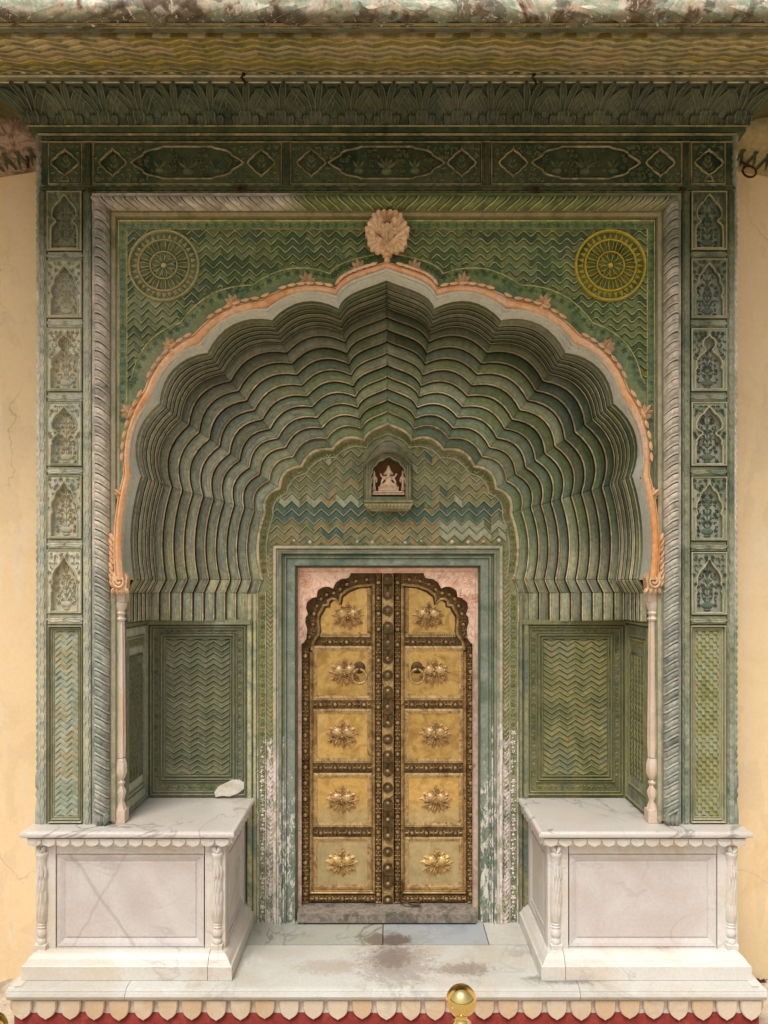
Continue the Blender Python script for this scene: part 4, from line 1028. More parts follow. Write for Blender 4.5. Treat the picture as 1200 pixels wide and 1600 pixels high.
# sloping underside
E0 = Vector((0, -.24, EYE+2.490)); E1 = Vector((0, -.80, EYE+2.318)); ed = E1-E0; en = Vector((0, ed.z, -ed.y)); en = Vector((0, -abs(ed.z), -abs(ed.y))).normalized() if True else en
EL = ed.length
def eavef(u, v, w):                       # v: 0 at the cove, 1 at the front edge
    p = E0 + ed*v + en*w
    return (u, p.y, p.z)
XO = 2.75
mb = MB(eavef); mb.grid([[mb.v(-XO, 0, 0), mb.v(XO, 0, 0)], [mb.v(-XO, 1.05, 0), mb.v(XO, 1.05, 0)]])
b0 = E0 + Vector((0, .5, .35)); b1 = E1 + Vector((0, 0, .09))
mb.V += [(-XO, .3, EYE+2.75), (XO, .3, EYE+2.75), (-XO, -.78, EYE+2.42), (XO, -.78, EYE+2.42)]
n = len(mb.V); mb.q(n-4, n-3, n-1, n-2)
EV = mb.build('eave', 'eave_paint', GW)
NR = 7
fE = lambda x, y, w: eavef(x, .10 + .80*y/100.0, w)
eave_alt = lambda x, y, r: 2 if noise.noise((x*.8, r*.28, 5.0)) > .08 else 0
zigzag('zigzag_course', EV, ['eave_paint', 'eave_line', 'eave_yellow', 'eave_lip_shade'], lambda x, y, w: fE(x, 100-y, w), -2.0, 2.0, 0, 100, .150, 10, 100/7.2, None, 2, .030, lip=.13, alt=eave_alt, dl=.16, dm=3)
mb = MB(eavef); mz = []
for v in (.045, .945):
    k = -2.0
    while k < 2.0:
        for m, (du, dv) in ((0, (.0, 0)), (1, (.033, 0))):
            ids = [mb.v(k+du-.03, v, .001), mb.v(k+du, v-.03, .006), mb.v(k+du+.03, v, .001), mb.v(k+du, v+.03, .006)]
            mb.q(*ids, m=m)
        k += .066
mb.build('lozenge_band', ['cove_paint', 'eave_line'], EV, kind='stuff')
mb = MB(eavef)
for v in (.005, .09, .90, .985): mb.box(-2.1, v-.007, 0, 2.1, v+.007, .008)
mb.build('band_line', 'eave_line', EV)
# the front roll: battered, crusted, with slanting leaf waves on its underside
def rollf(u, a, w):                       # a: angle, 0 = down, 1 = front, 2 = up
    R = .062 + w; an = -pi/2 - .5 + a*pi/2*1.02
    dmg = .010*noise.noise((u*7, a*2, 1)) + .006*noise.noise((u*19, a*5, 4))
    if a > .8: dmg += -.02*max(0, noise.noise((u*3.1, a*3, 9)) - .12)*3*min(1, a-.8+.3)
    R += dmg
    th = a*pi/2
    return (u, -.815 - R*sin(th), EYE + 2.376 - R*cos(th))
mb = MB(rollf); NUu = 520; NA = 18
mb.grid([[mb.v(-XO + 2*XO*i/NUu, -.35 + 2.6*j/NA, 0) for i in range(NUu+1)] for j in range(NA+1)])
RL = mb.build('eave_roll', 'roll_paint', EV, smooth='all')
mb = MB(rollf); k = -2.0
while k < 2.0:
    sg = 1 if k < 0 else -1
    jj = random.uniform(.8, 1.2); pts = [(k + sg*.17*jj*(t/8)**1.6, -.05 + (.50+.2*jj)*(t/8)) for t in range(9)]
    for (a, b) in zip(pts[:-1], pts[1:]):
        ids = [mb.v(a[0], a[1], -.001), mb.v(b[0], b[1], -.001), mb.v(b[0]+.006, b[1]+.02, .007), mb.v(a[0]+.006, a[1]+.02, .007)]
        mb.q(*ids); ids2 = [mb.v(a[0]+.006, a[1]+.02, .007), mb.v(b[0]+.006, b[1]+.02, .007), mb.v(b[0]+.05, b[1]+.10, -.001), mb.v(a[0]+.05, a[1]+.10, -.001)]; mb.q(*ids2)
    k += .148*random.uniform(.9, 1.1)
mb.build('roll_leaf_lines', 'roll_paint', EV, smooth='all', kind='stuff')
mb = MB(); mb.tube([(-XO, -.785, EYE+2.318), (XO, -.785, EYE+2.318)], .012, 6); mb.build('drip_line', 'roll_under', EV)

# ------------------------------------------------------------------ niches of the porch, tympanum, door frame
TY = .52; fT = PX(TY); TX = 606.0
# side wall panels and back panels under the ribs
for sx in (-1, 1):
    SW = bpy.data.objects['pier' if sx < 0 else 'pier.001']
    xw = sx*1.403
    fW = lambda u, v, w: (xw - sx*w, u, v)           # u = depth, v = height
    z0, z1 = BT+.004, EYE-.232
    mb = MB(fW)
    for d, h in ((.012, .014), (.05, .008), (.066, .010)): mb.bead(rectpts(.09+d, z0+d*1.6, .485-d, z1-d*1.4), .010, h, 0, True, .0)
    mb.build('side_frame', 'niche_line', SW)
    zigzag('side_zigzag', SW, ['niche_paint', 'niche_line'], lambda x, y, w: fW(x, z1-.17-y, w), .165, .41, 0, z1-z0-.33, .05, .055, .030, None, 1, .007, joined=True)
    mb = MB(fW)
    k = .17
    while k < .42: mb.leaf(k, z1-.13, pi/2, .05, .018, .006); k += .022
    rosettes(mb, .135, z0+.16, .135, z1-.16, .03, .012, .005); rosettes(mb, .44, z0+.16, .44, z1-.16, .03, .012, .005)
    mb.build('side_border', 'niche_paint', SW, kind='stuff')
    # back panel
    NY = .50; fN = PX(NY)
    X = lambda d: CX + sx*d                          # d: px from the centre at the back wall
    mb = MB(fN); mb.box(X(214), 974, -.2, X(376), 1250, 0)
    NB_ = mb.build('niche_wall', 'niche_paint', GW)
    dA, dB = (221, 368)
    def rp(d0, y0, d1, y1): return [(X(d0), y0), (X(d1), y0), (X(d1), y1), (X(d0), y1)]
    mb = MB(fN)
    mb.bead(rp(dA, 979, dB, 1241), 3, .014, 0, True); mb.bead(rp(dA+4, 983, dB-4, 1237), 2, .010, 0, True)
    mb.bead(rp(dA+17, 992, dB-17, 1217), 2.6, .016, 0, True); mb.bead(rp(dA+22, 997, dB-22, 1212), 2, .012, 0, True)
    mb.bead(rp(dA+12.5, 989, dB-12.5, 1221), 1.6, .010, 0, True)
    mb.build('niche_frame', 'niche_line', NB_)
    xa, xb = sorted((X(dA+24), X(dB-24)))
    zigzag('zigzag_course', NB_, ['niche_paint', 'niche_line', 'niche_lip_shade'], fN, xa, xb, 999, 1210, (xb-xa)/4.0, 8, 8.8, None, 2, .009, phase=.5, lip=.16, dl=.14, dm=2)
    mb = MB(fN)
    for d in (dA+8.5, dB-8.5): rosettes(mb, X(d), 994, X(d), 1216, 8.5, 4.6, .006)
    for y in (985.5, 1229): rosettes(mb, X(dA+14), y, X(dB-14), y, 8.5, 4.6, .006)
    mb.build('rosette_border', 'niche_paint', NB_, kind='stuff')
    mb = MB(fN); mb.box(X(211), 968, 0, X(400), 976, .022, c=.8); mb.build('impost_line', 'niche_line', NB_)
    mb = MB(); mb.box(xw - sx*.02, .10, EYE-.232, xw+sx*.03, .5, EYE-.222); mb.build('impost_line', 'niche_line', SW)
    mb = MB(); ya = sorted((xw - sx*.008, xw + sx*.02)); mb.box(ya[0], .485, BT+.004, ya[1], .502, EYE-.235); mb.build('corner_bead', 'niche_line', NB_)
    # marble colonette at the mouth of the niche
    cx_ = P(CX + sx*416, 0, .055)[0]; Yc = .055; Z = lambda y: P(0, y, Yc)[2]
    if sx < 0: lab = None
    mb = MB()
    mb.lathe(cx_, Yc, [(.026, Z(1183)), (.029, Z(1160)), (.024, Z(1000)), (.022, Z(968))], 16, flute=1, fd=.005)
    CL = mb.build('colonette', 'marble_peach', GW, smooth=38)
    mb = MB()
    mb.lathe(cx_, Yc, [(.024, Z(970)), (.03, Z(967)), (.022, Z(964)), (.022, Z(961)), (.03, Z(958)), (.024, Z(955)), (.034, Z(948)), (.038, Z(942)), (.03, Z(939))], 16); 
    mb.box(cx_-.034, Yc-.03, Z(940), cx_+.034, Yc+.04, Z(923))
    mb.build('capital', 'marble_peach', CL, smooth=38)
    mb = MB()
    mb.lathe(cx_, Yc, [(.026, Z(1184)), (.034, Z(1192)), (.036, Z(1206)), (.026, Z(1214)), (.018, Z(1218)), (.026, Z(1222)), (.018, Z(1227)), (.031, Z(1236)), (.024, Z(1246)), (.02, Z(1250)), (.036, Z(1264))], 16, flute=1, fd=.003)
    mb.box(cx_-.034, Yc-.034, BT+.001, cx_+.034, Yc+.034, Z(1264))
    mb.build('vase_base', 'marble_peach', CL, smooth=38)
# white plaster patch on the left niche wall
mb = MB(PX(.5))
pp = [(336, 1237), (341, 1229), (352, 1223), (364, 1217), (375, 1218), (382, 1222), (382, 1231), (373, 1238), (360, 1243), (348, 1242), (338, 1244)]
mb.plate(pp, w=.020, wback=.0); mb.build('plaster_patch', 'plaster_patch', bpy.data.objects['niche_wall'], label='white patch of bare plaster low on the wall')

# tympanum and jamb plane with the opening for the door frame
bfull = [(x+2, y) for x, y in full(B_IN)]
mb = MB(fT)
mb.plate([(TX-232, 1447), (TX-232, 640), (TX+232, 640), (TX+232, 1447), (TX+168, 1447), (TX+168, 862), (TX-168, 862), (TX-168, 1447)], [[(577.5, 706), (636.5, 706), (636.5, 781), (577.5, 781)]], w=-.002)
TP = mb.build('tympanum', 'tymp_paint', GW)
Bo = bfull[4:-4]
inn = [(x+2, y) for x, y in full(half((184, 906), [(179, 806), (158, 771), (127, 740), (82, 715), (33, 700)], (0, 678), [8, 8, 8, 8, 8], None))]
mb = MB(fT); mb.bead(inn, 2.2, .010); mb.build('border_line', 'tymp_line', TP)
mb = MB(fT); mb.bead(Bo, 5, .014, 0, False, 0, .5, 0); mb.build('arch_bead', 'vault_line', TP)
mb = MB(fT)
for i in range(1, len(inn)-2):
    a = ((inn[i][0]+Bo[i][0])/2, (inn[i][1]+Bo[i][1])/2); b = ((inn[i+1][0]+Bo[i+1][0])/2, (inn[i+1][1]+Bo[i+1][1])/2)
    rosettes(mb, *a, *b, 6.5, 4.6, .007, alt=False)
for sx in (-1, 1): rosettes(mb, TX+sx*196, 930, TX+sx*196, 1444, 7.5, 4.4, .006)
mb.build('rosette_border', 'jamb_paint', TP, kind='stuff')
def in_tymp(x, y):
    if abs(x-TX) < 39 and 690 < y < 800: return False
    return inpoly(x, y, inn + [(inn[-1][0], 1500), (inn[0][0], 1500)]) and y < 853
def tymp_alt(x, y, r):
    n = noise.noise((x*.02, r*.9, 3.0)); n2 = noise.noise((x*.04, y*.05, 7.0)); n3 = noise.noise((x*.03, y*.04, 11.0))
    if 788 < y < 812: return 2 if n > -.45 else 0
    if x > 690 and 818 < y < 842: return 3 if n2 > -.5 else 0
    if y > 770 and n2 > .48: return 2
    if 770 < y < 792 and x < 560 and n3 > -.1: return 3
    if y > 806 and n3 > .02: return 4
    if n2 > .6: return 2
    return 3 if n3 > .55 else (4 if n3 < -.36 else 0)
zz = zigzag('zigzag_course', TP, ['tymp_paint', 'tymp_line', 'tymp_teal', 'tymp_light', 'tymp_ochre', 'tymp_lip_shade'], fT, TX-184.5, TX+184.5, 700, 853, 23.06, 11, 13.2, in_tymp, sub=3, h=.008, lip=.12, alt=tymp_alt, dl=.10, dm=5)
for i, o in enumerate(zz):
    pass
mb = MB(fT)
for y in (846,):
    for i in range(15):
        if random.random() < .7: mb.dome(TX-170+i*24.5+random.uniform(-2, 2), y+random.uniform(-2, 2), random.uniform(1.6, 3.2), .006, 0, .004, 6, 1)
mb.build('chipped_spots', 'plaster_patch', TP, kind='stuff')
for sx in (-1, 1):
    xa, xb = sorted((TX+sx*189, TX+sx*177))
    zigzag('herringbone_strip', TP, ['jamb_paint', 'jamb_line'], lambda x, y, w: fT(x, 2296-y, w), xa, xb, 2296-1445, 2296-862, xb-xa, 7, 7.4, None, 1, .007, phase=0, joined=True, lip=.22)
    mb = MB(fT)
    X = lambda d: TX + sx*d
    mb.bead([(X(190.5), 925), (X(190.5), 1446)], 2, .010); mb.bead([(X(203), 925), (X(203), 1446)], 2.2, .012)
    mb.build('jamb_bead', 'jamb_line', TP)
    mb = MB(fT)
    mb.box(X(204.5), 928, 0, X(210), 1447, .022, c=1); mb.box(X(211), 928, 0, X(219), 1447, .034, c=1.4)
    mb.build('jamb_fillet', 'vault_paint', TP)
# door frame: a run of stepped mouldings round three sides
def frame_run(d, y, wd, w, m, nm, par):
    mb = MB(fT); pts = [(TX-d, 1447), (TX-d, y), (TX+d, y), (TX+d, 1447)]
    # outer edge d..d-wd as a flat board with its own depth
    o = pts; i = [(TX-d+wd, 1447), (TX-d+wd, y+wd*.9), (TX+d-wd, y+wd*.9), (TX+d-wd, 1447)]
    c = min(1.0, wd*.22)
    o2 = [(TX-d+c, 1447), (TX-d+c, y+c), (TX+d-c, y+c), (TX+d-c, 1447)]; i2 = [(i[0][0]-c, 1447), (i[1][0]-c, i[1][1]-c), (i[2][0]+c, i[2][1]-c), (i[3][0]+c, 1447)]
    mb.grid([[mb.v(a, b, -.10) for a, b in o], [mb.v(a, b, w-.004) for a, b in o], [mb.v(a, b, w) for a, b in o2], [mb.v(a, b, w) for a, b in i2], [mb.v(a, b, w-.004) for a, b in i], [mb.v(a, b, -.10) for a, b in i]])
    return mb.build(nm, m, par)
DF = frame_run(178.5, 853, 5.2, .030, 'jamb_line', 'door_frame', GW)
frame_run(173.2, 858.5, 3.4, .016, 'jamb_line', 'frame_moulding', DF)
frame_run(169.7, 861.5, 4.6, .026, 'teal_paint', 'frame_moulding', DF)
frame_run(165.0, 866.0, 3.6, .006, 'jamb_paint', 'frame_moulding', DF)
frame_run(161.3, 869.3, 3.2, .014, 'teal_paint', 'frame_moulding', DF)
frame_run(158.0, 872.2, 13.0, .002, 'teal_paint', 'frame_board', DF)
frame_run(145.0, 884.0, 2.6, -.03, 'niche_paint', 'frame_moulding', DF)
# pink inner frame with lobed corners
PY = .575; fK = PX(PY); KX = 604.8
arch_l = [(131.0, 1004), (126.8, 997), (125.8, 984), (128.8, 973), (127.8, 964), (124.8, 960), (127.8, 950), (126, 941), (122.8, 938), (119, 934), (110.8, 932), (110, 926), (108.8, 922), (103, 918), (97.8, 916), (91, 916), (84.8, 918.5), (83, 914), (79.8, 909), (75, 905), (69.8, 903.5), (64, 903), (60.8, 902), (58.5, 898), (57.8, 894.5)]
ho = [(KX-134.6, 1441), (KX-134.6, 1005.5)] + [(KX-a, b) for a, b in arch_l] + [(KX+a, b) for a, b in arch_l[::-1]] + [(KX+134.6, 1005.5), (KX+134.6, 1441)]
outl = [(KX-144.5, 1441)] + [(KX-144.5, 886), (KX+144.5, 886), (KX+144.5, 1441)] + ho[::-1]
mb = MB(fK); mb.plate(outl, w=0, wback=-.05)
PF = mb.build('inner_frame', 'pink_paint', GW)
mb = MB(fK)
mb.bead(ho, 2.0, .006, 0, False, -.001); mb.bead([(KX-143, 1440), (KX-143, 888), (KX+143, 888), (KX+143, 1440)], 2.4, .008)
for sg in (-1, 1):
    mb.bead([(KX+sg*137, 1001), (KX+sg*137, 894), (KX+sg*62, 894)], 1.4, .005)
    mb.flower(KX+sg*127, 907, 8, .008, 0, 0, 8); mb.ring(KX+sg*127, 907, 10, 1.3, .004, 0, 0, 20)
    for (dx, y, a, L_) in ((112, 903, .3, 14), (98, 903, .2, 14), (84, 901, .1, 12), (131, 924, 1.4, 14), (132, 940, 1.6, 13), (132, 958, 1.5, 12), (131, 975, 1.6, 12), (131, 988, 1.5, 9), (116, 920, .9, 11), (122, 928, .8, 10)):
        aa = a if sg < 0 else pi - a
        mb.leaf(KX+sg*dx, y, aa, L_, 4.5, .006, 0, 0, bend=.9*-sg); mb.leaf(KX+sg*dx, y, aa+.9, L_*.6, 3.5, .005, 0, 0, bend=-.9)
mb.build('carved_relief', 'pink_paint', PF)

# ------------------------------------------------------------------ brass door: two leaves
DY = .64; fD = PX(DY)
mb = MB(fD); mb.box(466, 884, -.06, 744, 1412, -.012); mb.build('door_backing', 'door_void', GW)
DM = 606.2
inner_l = [(117.0, 1018), (113.4, 1004), (106, 994), (105, 985), (106.5, 973), (106, 963), (100.5, 954), (98, 948.5), (91.4, 947.5), (90.5, 941), (86, 937.5), (80, 938.5), (73.5, 945), (71, 932), (60.6, 924), (45, 918), (26.4, 916.5)]
rows_y = [(997.5, 1008.5), (1094.5, 1106), (1193.5, 1204.5), (1294.5, 1306)]      # studded rails
pan_y = [None, (1017, 1086), (1115, 1184), (1215, 1284), (1314, 1381)]
def studs(mb, x0, y0, x1, y1, pitch, r, w0, first=.5):
    """carved band: round studs with curling leaves between them"""
    Ln = hypot(x1-x0, y1-y0); n = max(1, int(round(Ln/pitch))); a = atan2(y1-y0, x1-x0); st = Ln/n
    for i in range(n+1):
        t = (i+.5)*st
        x, y = x0+cos(a)*t, y0+sin(a)*t
        if i < n:
            mb.dome(x, y, r, .008, 1, w0+.004, 8, 2); mb.ring(x, y, r+.9, 1.3, .006, 0, w0, 10)
        xm, ym = x0+cos(a)*i*st, y0+sin(a)*i*st
        for sg in (-1, 1):
            for dd in (-1, 1):
                if (i == 0 and dd < 0) or (i == n and dd > 0): continue
                mb.leaf(xm, ym, a + (0 if dd > 0 else pi) + sg*.62*dd, st*.38, 3.0, .012, 2, w0, bend=-sg*1.5*dd)
                mb.dome(xm+cos(a)*dd*st*.26-sin(a)*sg*r*.95, ym+sin(a)*dd*st*.26+cos(a)*sg*r*.95, 1.2, .008, 2, w0, 5, 1)
            mb.leaf(xm, ym, a+pi/2*sg, r*1.35, 2.4, .010, 2, w0)
        mb.dome(xm, ym, 1.3, .009, 2, w0, 5, 1)
def blossom_mesh():
    s = (D+DY)/FPX; mb = MB(lambda u, v, w: (u*s, -w, -v*s))
    for (a, L_, w_, o, h) in ((pi+.18, 17, 6, 9, .012), (-.18, 17, 6, 9, .012), (pi-.38, 17, 6.5, 9, .012), (.38, 17, 6.5, 9, .012), (pi-.85, 15, 6.5, 7, .014), (.85, 15, 6.5, 7, .014), (pi/2+.42, 16, 7, 4, .015), (pi/2-.42, 16, 7, 4, .015), (pi/2, 19, 7.5, 3, .018), (-pi/2-.5, 10, 6, 10, .012), (-pi/2+.5, 10, 6, 10, .012), (pi+.55, 11, 6, 12, .012), (-.55, 11, 6, 12, .012)):
        mb.leaf(cos(a)*o, sin(a)*o+1, a, L_, w_, h, 0, .001, bend=.25*(1 if cos(a) > 0 else -1))
    for sg in (-1, 1):
        cx, cy = sg*8.3, -3.5
        mb.dome(cx, cy, 8.2, .019, 0, .004, 16, 3, ry=7.6)
        for i in range(7):
            a = pi*1.5 + (i-3)*.42; mb.leaf(cx, cy+6.5, a, 13.5, 3.6, .008, 0, .013)
        for i in range(5): a = 2*pi*i/5; mb.dome(cx+cos(a)*7, cy+sin(a)*6.5, 2.4, .010, 0, .008, 6, 2)
        mb.flower(sg*16, 9.5, 5.2, .013, 0, .003, 6)
    mb.flower(0, 3, 5, .020, 0, .006, 6); mb.dome(0, 3, 2, .012, 0, .016, 8, 2)
    mb.flower(0, -15, 5, .016, 0, .004, 5, pi/2); mb.leaf(0, -12, -pi/2, 10, 5, .018, 0, .004)
    me, _ = mb.mesh('flower_boss', 'brass_flower', (0, 0, 0), 50)
    return me
BL = blossom_mesh()
for sx in (-1, 1):
    X = lambda d: DM + sx*d
    # core board
    mb = MB(fD)
    il = [(X(a), b) for a, b in inner_l]
    mb.box(X(10.2), 890, -.012, X(136), 1409, 0)
    LF = mb.build('door_leaf', 'brass_dark', GW, label=('left' if sx < 0 else 'right') + ' brass clad leaf of the double door')
    # panels
    flowers = []
    for k in range(5):
        mb = MB(fD)
        if k == 0: poly = [(X(28.5), 990)] + [(X(28.5), 918.5)] + [(X(a-1.5), b+1.5) for a, b in inner_l[::-1] if b < 990] + [(X(105.5), 990)]
        else:
            y0, y1 = pan_y[k]; poly = [(X(31.5), y0-2), (X(111), y0-2), (X(111), y1+2), (X(31.5), y1+2)]
        mb.plate(poly, w=.006, wback=0); pn = mb.build('brass_panel', 'brass_panel', LF)
        fx = (62.5, 67.5, 71.5, 71.5, 72)[k] if sx < 0 else (63.5, 72.5, 74, 75, 76.5)[k]; fy = (962, 1050, 1147, 1249, 1347)[k]
        q = P(X(fx), fy, DY-.006); put('flower_boss', BL, LF, q, (0, random.uniform(-.05, .05), 0), (sx*1.02, 1.15, 1.0))
        # beaded frame
        mb = MB(fD)
        if k == 0:
            mb.box(X(26.5), 988, 0, X(106), 996, .012, c=1); mb.box(X(26.5), 918, 0, X(32.5), 988, .012, c=1)
            path = [((X(29.5), 920), (X(29.5), 987)), ((X(31), 992), (X(104), 992))]
        else:
            y0, y1 = pan_y[k]
            fr_ = rectpts(min(X(24.5), X(117)), y0-7.5, max(X(24.5), X(117)), y1+7.5)
            mb.bead([(X(28.5), y0-4.5), (X(114), y0-4.5), (X(114), y1+4), (X(28.5), y1+4)], 7.5, .015, 0, True, 0, .75)
            path = [((X(28.5), y0-4.5), (X(114), y0-4.5)), ((X(114), y0-4.5), (X(114), y1+4)), ((X(114), y1+4), (X(28.5), y1+4)), ((X(28.5), y1+4), (X(28.5), y0-4.5))]
        for a, b in path:
            n = int(hypot(b[0]-a[0], b[1]-a[1]) / 3.4)
            for i in range(n): t = (i+.5)/n; mb.dome(a[0]+(b[0]-a[0])*t, a[1]+(b[1]-a[1])*t, 1.35, .004, 1, .013, 5, 1)
        mb.build('panel_frame', ['brass_mid', 'brass_stud'], LF)
    # rails and stiles
    for (y0, y1) in rows_y:
        mb = MB(fD); xo = 104 if y0 < 1000 else 117
        mb.box(X(25), y0-1.5, 0, X(xo), y1+1.5, .013, c=1); studs(mb, X(26), (y0+y1)/2, X(xo-1), (y0+y1)/2, 12.3*1.85, 3.1, .013)
        mb.build('rail', ['brass_dark', 'brass_stud', 'brass_mid'], LF)
    mb = MB(fD)
    mb.box(X(10.4), 893, 0, X(19.8), 1409, .016, c=1); studs(mb, X(15), 898, X(15), 1408, 24.7, 3.4, .016)
    mb.build('stile', ['brass_dark', 'brass_stud', 'brass_mid'], LF)
    mb = MB(fD)
    mb.bead([(X(22.2), 912.5), (X(22.2), 1393), (X(120), 1393), (X(120), 1018)] , 4.6, .024, 0, False, 0, .6)
    mb.bead([(X(24.9), 915.5), (X(24.9), 1390), (X(117.4), 1390), (X(117.4), 1018)], 1.8, .027)
    mb.bead([(X(22.2), 912.5)] + [(X(a+2.4), b-2.4) for a, b in inner_l[::-1]], 4.4, .026, 0, False, 0, .6)
    mb.build('moulding', 'brass_mid', LF)
    mb = MB(fD)
    mb.box(X(122.5), 1010, 0, X(136), 1409, .015, c=1); studs(mb, X(128.8), 1012, X(128.8), 1408, 24.7, 3.6, .015)
    mb.build('stile', ['brass_dark', 'brass_stud', 'brass_mid'], LF)
    mb = MB(fD)
    mb.box(X(20), 1396.5, 0, X(122), 1408.5, .0155, c=1); studs(mb, X(21), 1402.5, X(121), 1402.5, 20, 3.4, .0155)
    mb.build('rail', ['brass_dark', 'brass_stud', 'brass_mid'], LF)
    # carved band under the lobed arch
    mb = MB(fD)
    poly = [(X(20), 893), (X(136), 893), (X(136), 1012), (X(122.5), 1012)] + [(X(a+3), b-3) for a, b in inner_l] + [(X(20), 912)]
    mb.plate(poly, w=.014, wback=0)
    band = [(127, 1005), (118, 985), (116, 966), (114, 952), (107, 941), (101, 931), (90, 927), (79, 926), (70, 916), (58, 910), (42, 906), (24, 905)]
    for a, b in zip(band[:-1], band[1:]):
        pass
    acc = 0
    for a, b in zip(band[:-1], band[1:]): studs(mb, X(a[0]), a[1], X(b[0]), b[1], hypot(b[0]-a[0], b[1]-a[1]), 3.2, .014)
    mb.build('arched_band', ['brass_dark', 'brass_stud', 'brass_mid'], LF)
    # ring knocker
    s = (D+DY)/FPX; rx = 44.8 if sx < 0 else 45.5
    q = Vector(P(X(rx), 1044, DY))
    mb = MB(fD); mb.dome(X(rx), 1043, 9.5, .014, 0, .008, 16, 3); mb.dome(X(rx), 1045, 4.6, .045, 0, .012, 12, 4); mb.build('knocker_boss', 'brass_dark', LF, smooth=True)
    mb = MB(); c = Vector(P(X(rx), 1057, DY-.045)); mb.tube([(c[0]+11*s*cos(2*pi*i/28), c[1], c[2]+11*s*sin(2*pi*i/28)) for i in range(28)], 2.1*s, 8, 0, True)
    mb.build('knocker_ring', 'brass_mid', LF, smooth='all')
# centre strap with lobed plates
mb = MB(fD); mb.box(596.8, 893, -.01, 615.2, 1410, .020, c=1)
mb.bead([(598, 896), (598, 1409)], 2, .006, 0, False, .02); mb.bead([(614, 896), (614, 1409)], 2, .006, 0, False, .02)
ST = mb.build('centre_strap', 'brass_mid', GW)
yy = 904.0; k = 0; ys = [904 + 25.0*i for i in range(21)]
grp = [[0, 1], [2], [3, 4, 5], [6], [7, 8, 9], [10], [11, 12], [13, 14][:1], [14, 15, 16], [17], [18, 19], [20]]
for gk, gset in enumerate(grp):
    gset = [i for i in gset if i < len(ys) and ys[i] < 1408]
    if not gset: continue
    a, b = ys[gset[0]], ys[gset[-1]]; mb = MB(fD)
    out = [(606+7.6*cos(t), b+7.6*sin(t)) for t in [pi*i/8 for i in range(9)]] + [(606+7.6*cos(t), a+7.6*sin(t)) for t in [pi+pi*i/8 for i in range(9)]]
    if len(gset) > 1: out = [(x*1.0 if True else x, y) for x, y in out]
    mb.plate(out, w=.026, wback=.019); mb.bead(out, 1.3, .004, 0, True, .026)
    for i in gset[:-1]: 
        for sg in (-1, 1):
            mb.leaf(606, ys[i]+12.5, pi/2+sg*.5, 8, 3, .007, 0, .026, bend=-sg*1.2); mb.leaf(606, ys[i]+12.5, -pi/2+sg*.5, 8, 3, .007, 0, .026, bend=sg*1.2)
    mb.build('strap_plate', 'brass_dark', ST)
    for i in gset:
        mb = MB(fD); mb.dome(606, ys[i], 3.7, .011, 0, .026, 12, 3); mb.dome(606, ys[i], 1.8, .008, 0, .037, 6, 1); mb.build('stud', 'brass_stud', ST, smooth=True)
# threshold
mb = MB(PX(.50)); 
mb.box(463, 1425.5, -.16, 745.5, 1442.6, .012, c=2.0); mb.build('threshold', 'threshold_stone', GW)
# chain with hook on the right leaf
t = thing('door_chain', 'short hanging iron chain with hook at the foot of the right door leaf', 'chain', P(625, 1385, DY-.04))
s = (D+DY)/FPX
for i in range(4):
    mb = MB(); c = Vector(P(626.5 + (i % 2)*1.0 - i*.3, 1381 + i*7.4, DY-.045)); fl = i % 2
    pts = [(c[0]+(2.6*s*cos(a) if not fl else .6*s*cos(a)), c[1]-(2.6*s*cos(a) if fl else 0), c[2]+5*s*sin(a)) for a in [2*pi*j/12 for j in range(12)]]
    mb.tube(pts, 1.15*s, 6, 0, True); mb.build('link', 'brass_dark', t, smooth='all')
mb = MB(); c = Vector(P(640, 1407, DY-.06)); mb.tube([(c[0]+(-13+26*j/14)*s, c[1]-.02*sin(j/14*pi), c[2]-(2.5*sin(j/14*pi*2))*s*.6) for j in range(15)], 1.6*s, 6)
mb.tube([(c[0]+(7+9*cos(a))*s, c[1]-.02, c[2]+(-1.5+2.8*sin(a))*s) for a in [2*pi*j/16 for j in range(16)]], 1.4*s, 6, 0, True)
mb.build('hook', 'brass_dark', t, smooth='all')

# ------------------------------------------------------------------ small shrine niche over the door
AY = TY - .055; fA = PX(AY); AX = 607.0
op = [(0, 713), (4, 714.5), (9, 718.5), (12.5, 719), (17, 721.5), (19, 726), (22.5, 728.5), (25.5, 734), (25.2, 738), (27.5, 743), (27.5, 776)]
hole = [(AX+a, b) for a, b in op[::-1]] + [(AX-a, b) for a, b in op[1:]]
mb = MB(fA)
mb.plate([(AX-35.5, 783), (AX-35.5, 722)] + [(AX-35.5+71*i/10, 722-14*sin(pi*i/10)) for i in range(1, 10)] + [(AX+35.5, 722), (AX+35.5, 783)], [hole], w=0, wback=-.06, wh=-.13)
SH = mb.build('shrine_niche', 'niche_paint', GW)
mb = MB(fA); mb.plate([(AX-31, 784), (AX-31, 705), (AX+31, 705), (AX+31, 784)], w=-.125); mb.build('niche_back', 'idol_back', SH)
mb = MB(fA); mb.bead(hole[:], 1.6, .006, 0, False); 
for sg in (-1, 1): mb.bead([(AX+sg*33.5, 782), (AX+sg*33.5, 724)], 1.4, .006); mb.bead([(AX+sg*30, 782), (AX+sg*30, 727)], 1.2, .005)
mb.build('niche_bead', 'tymp_line', SH)
mb = MB(fA)      # curved hood
N = 24; prof = [(0, -.06, 0), (.0, .045, 0), (2.5, .058, 0), (6, .05, 0), (7, .035, 0), (17, .012, 0), (18, .02, 0), (21, .018, 0), (22, -.06, 0)]
rows = []
for i in range(N+1):
    u = -1 + 2*i/N; yb = 731 - 24*cos(u*pi/2)**.9 if abs(u) < 1 else 731
    rows.append([mb.v(AX + u*(37.5 - .0*d), yb + 0 - d*(.35+.65*cos(u*pi/2)), w) for d, w, _ in prof])
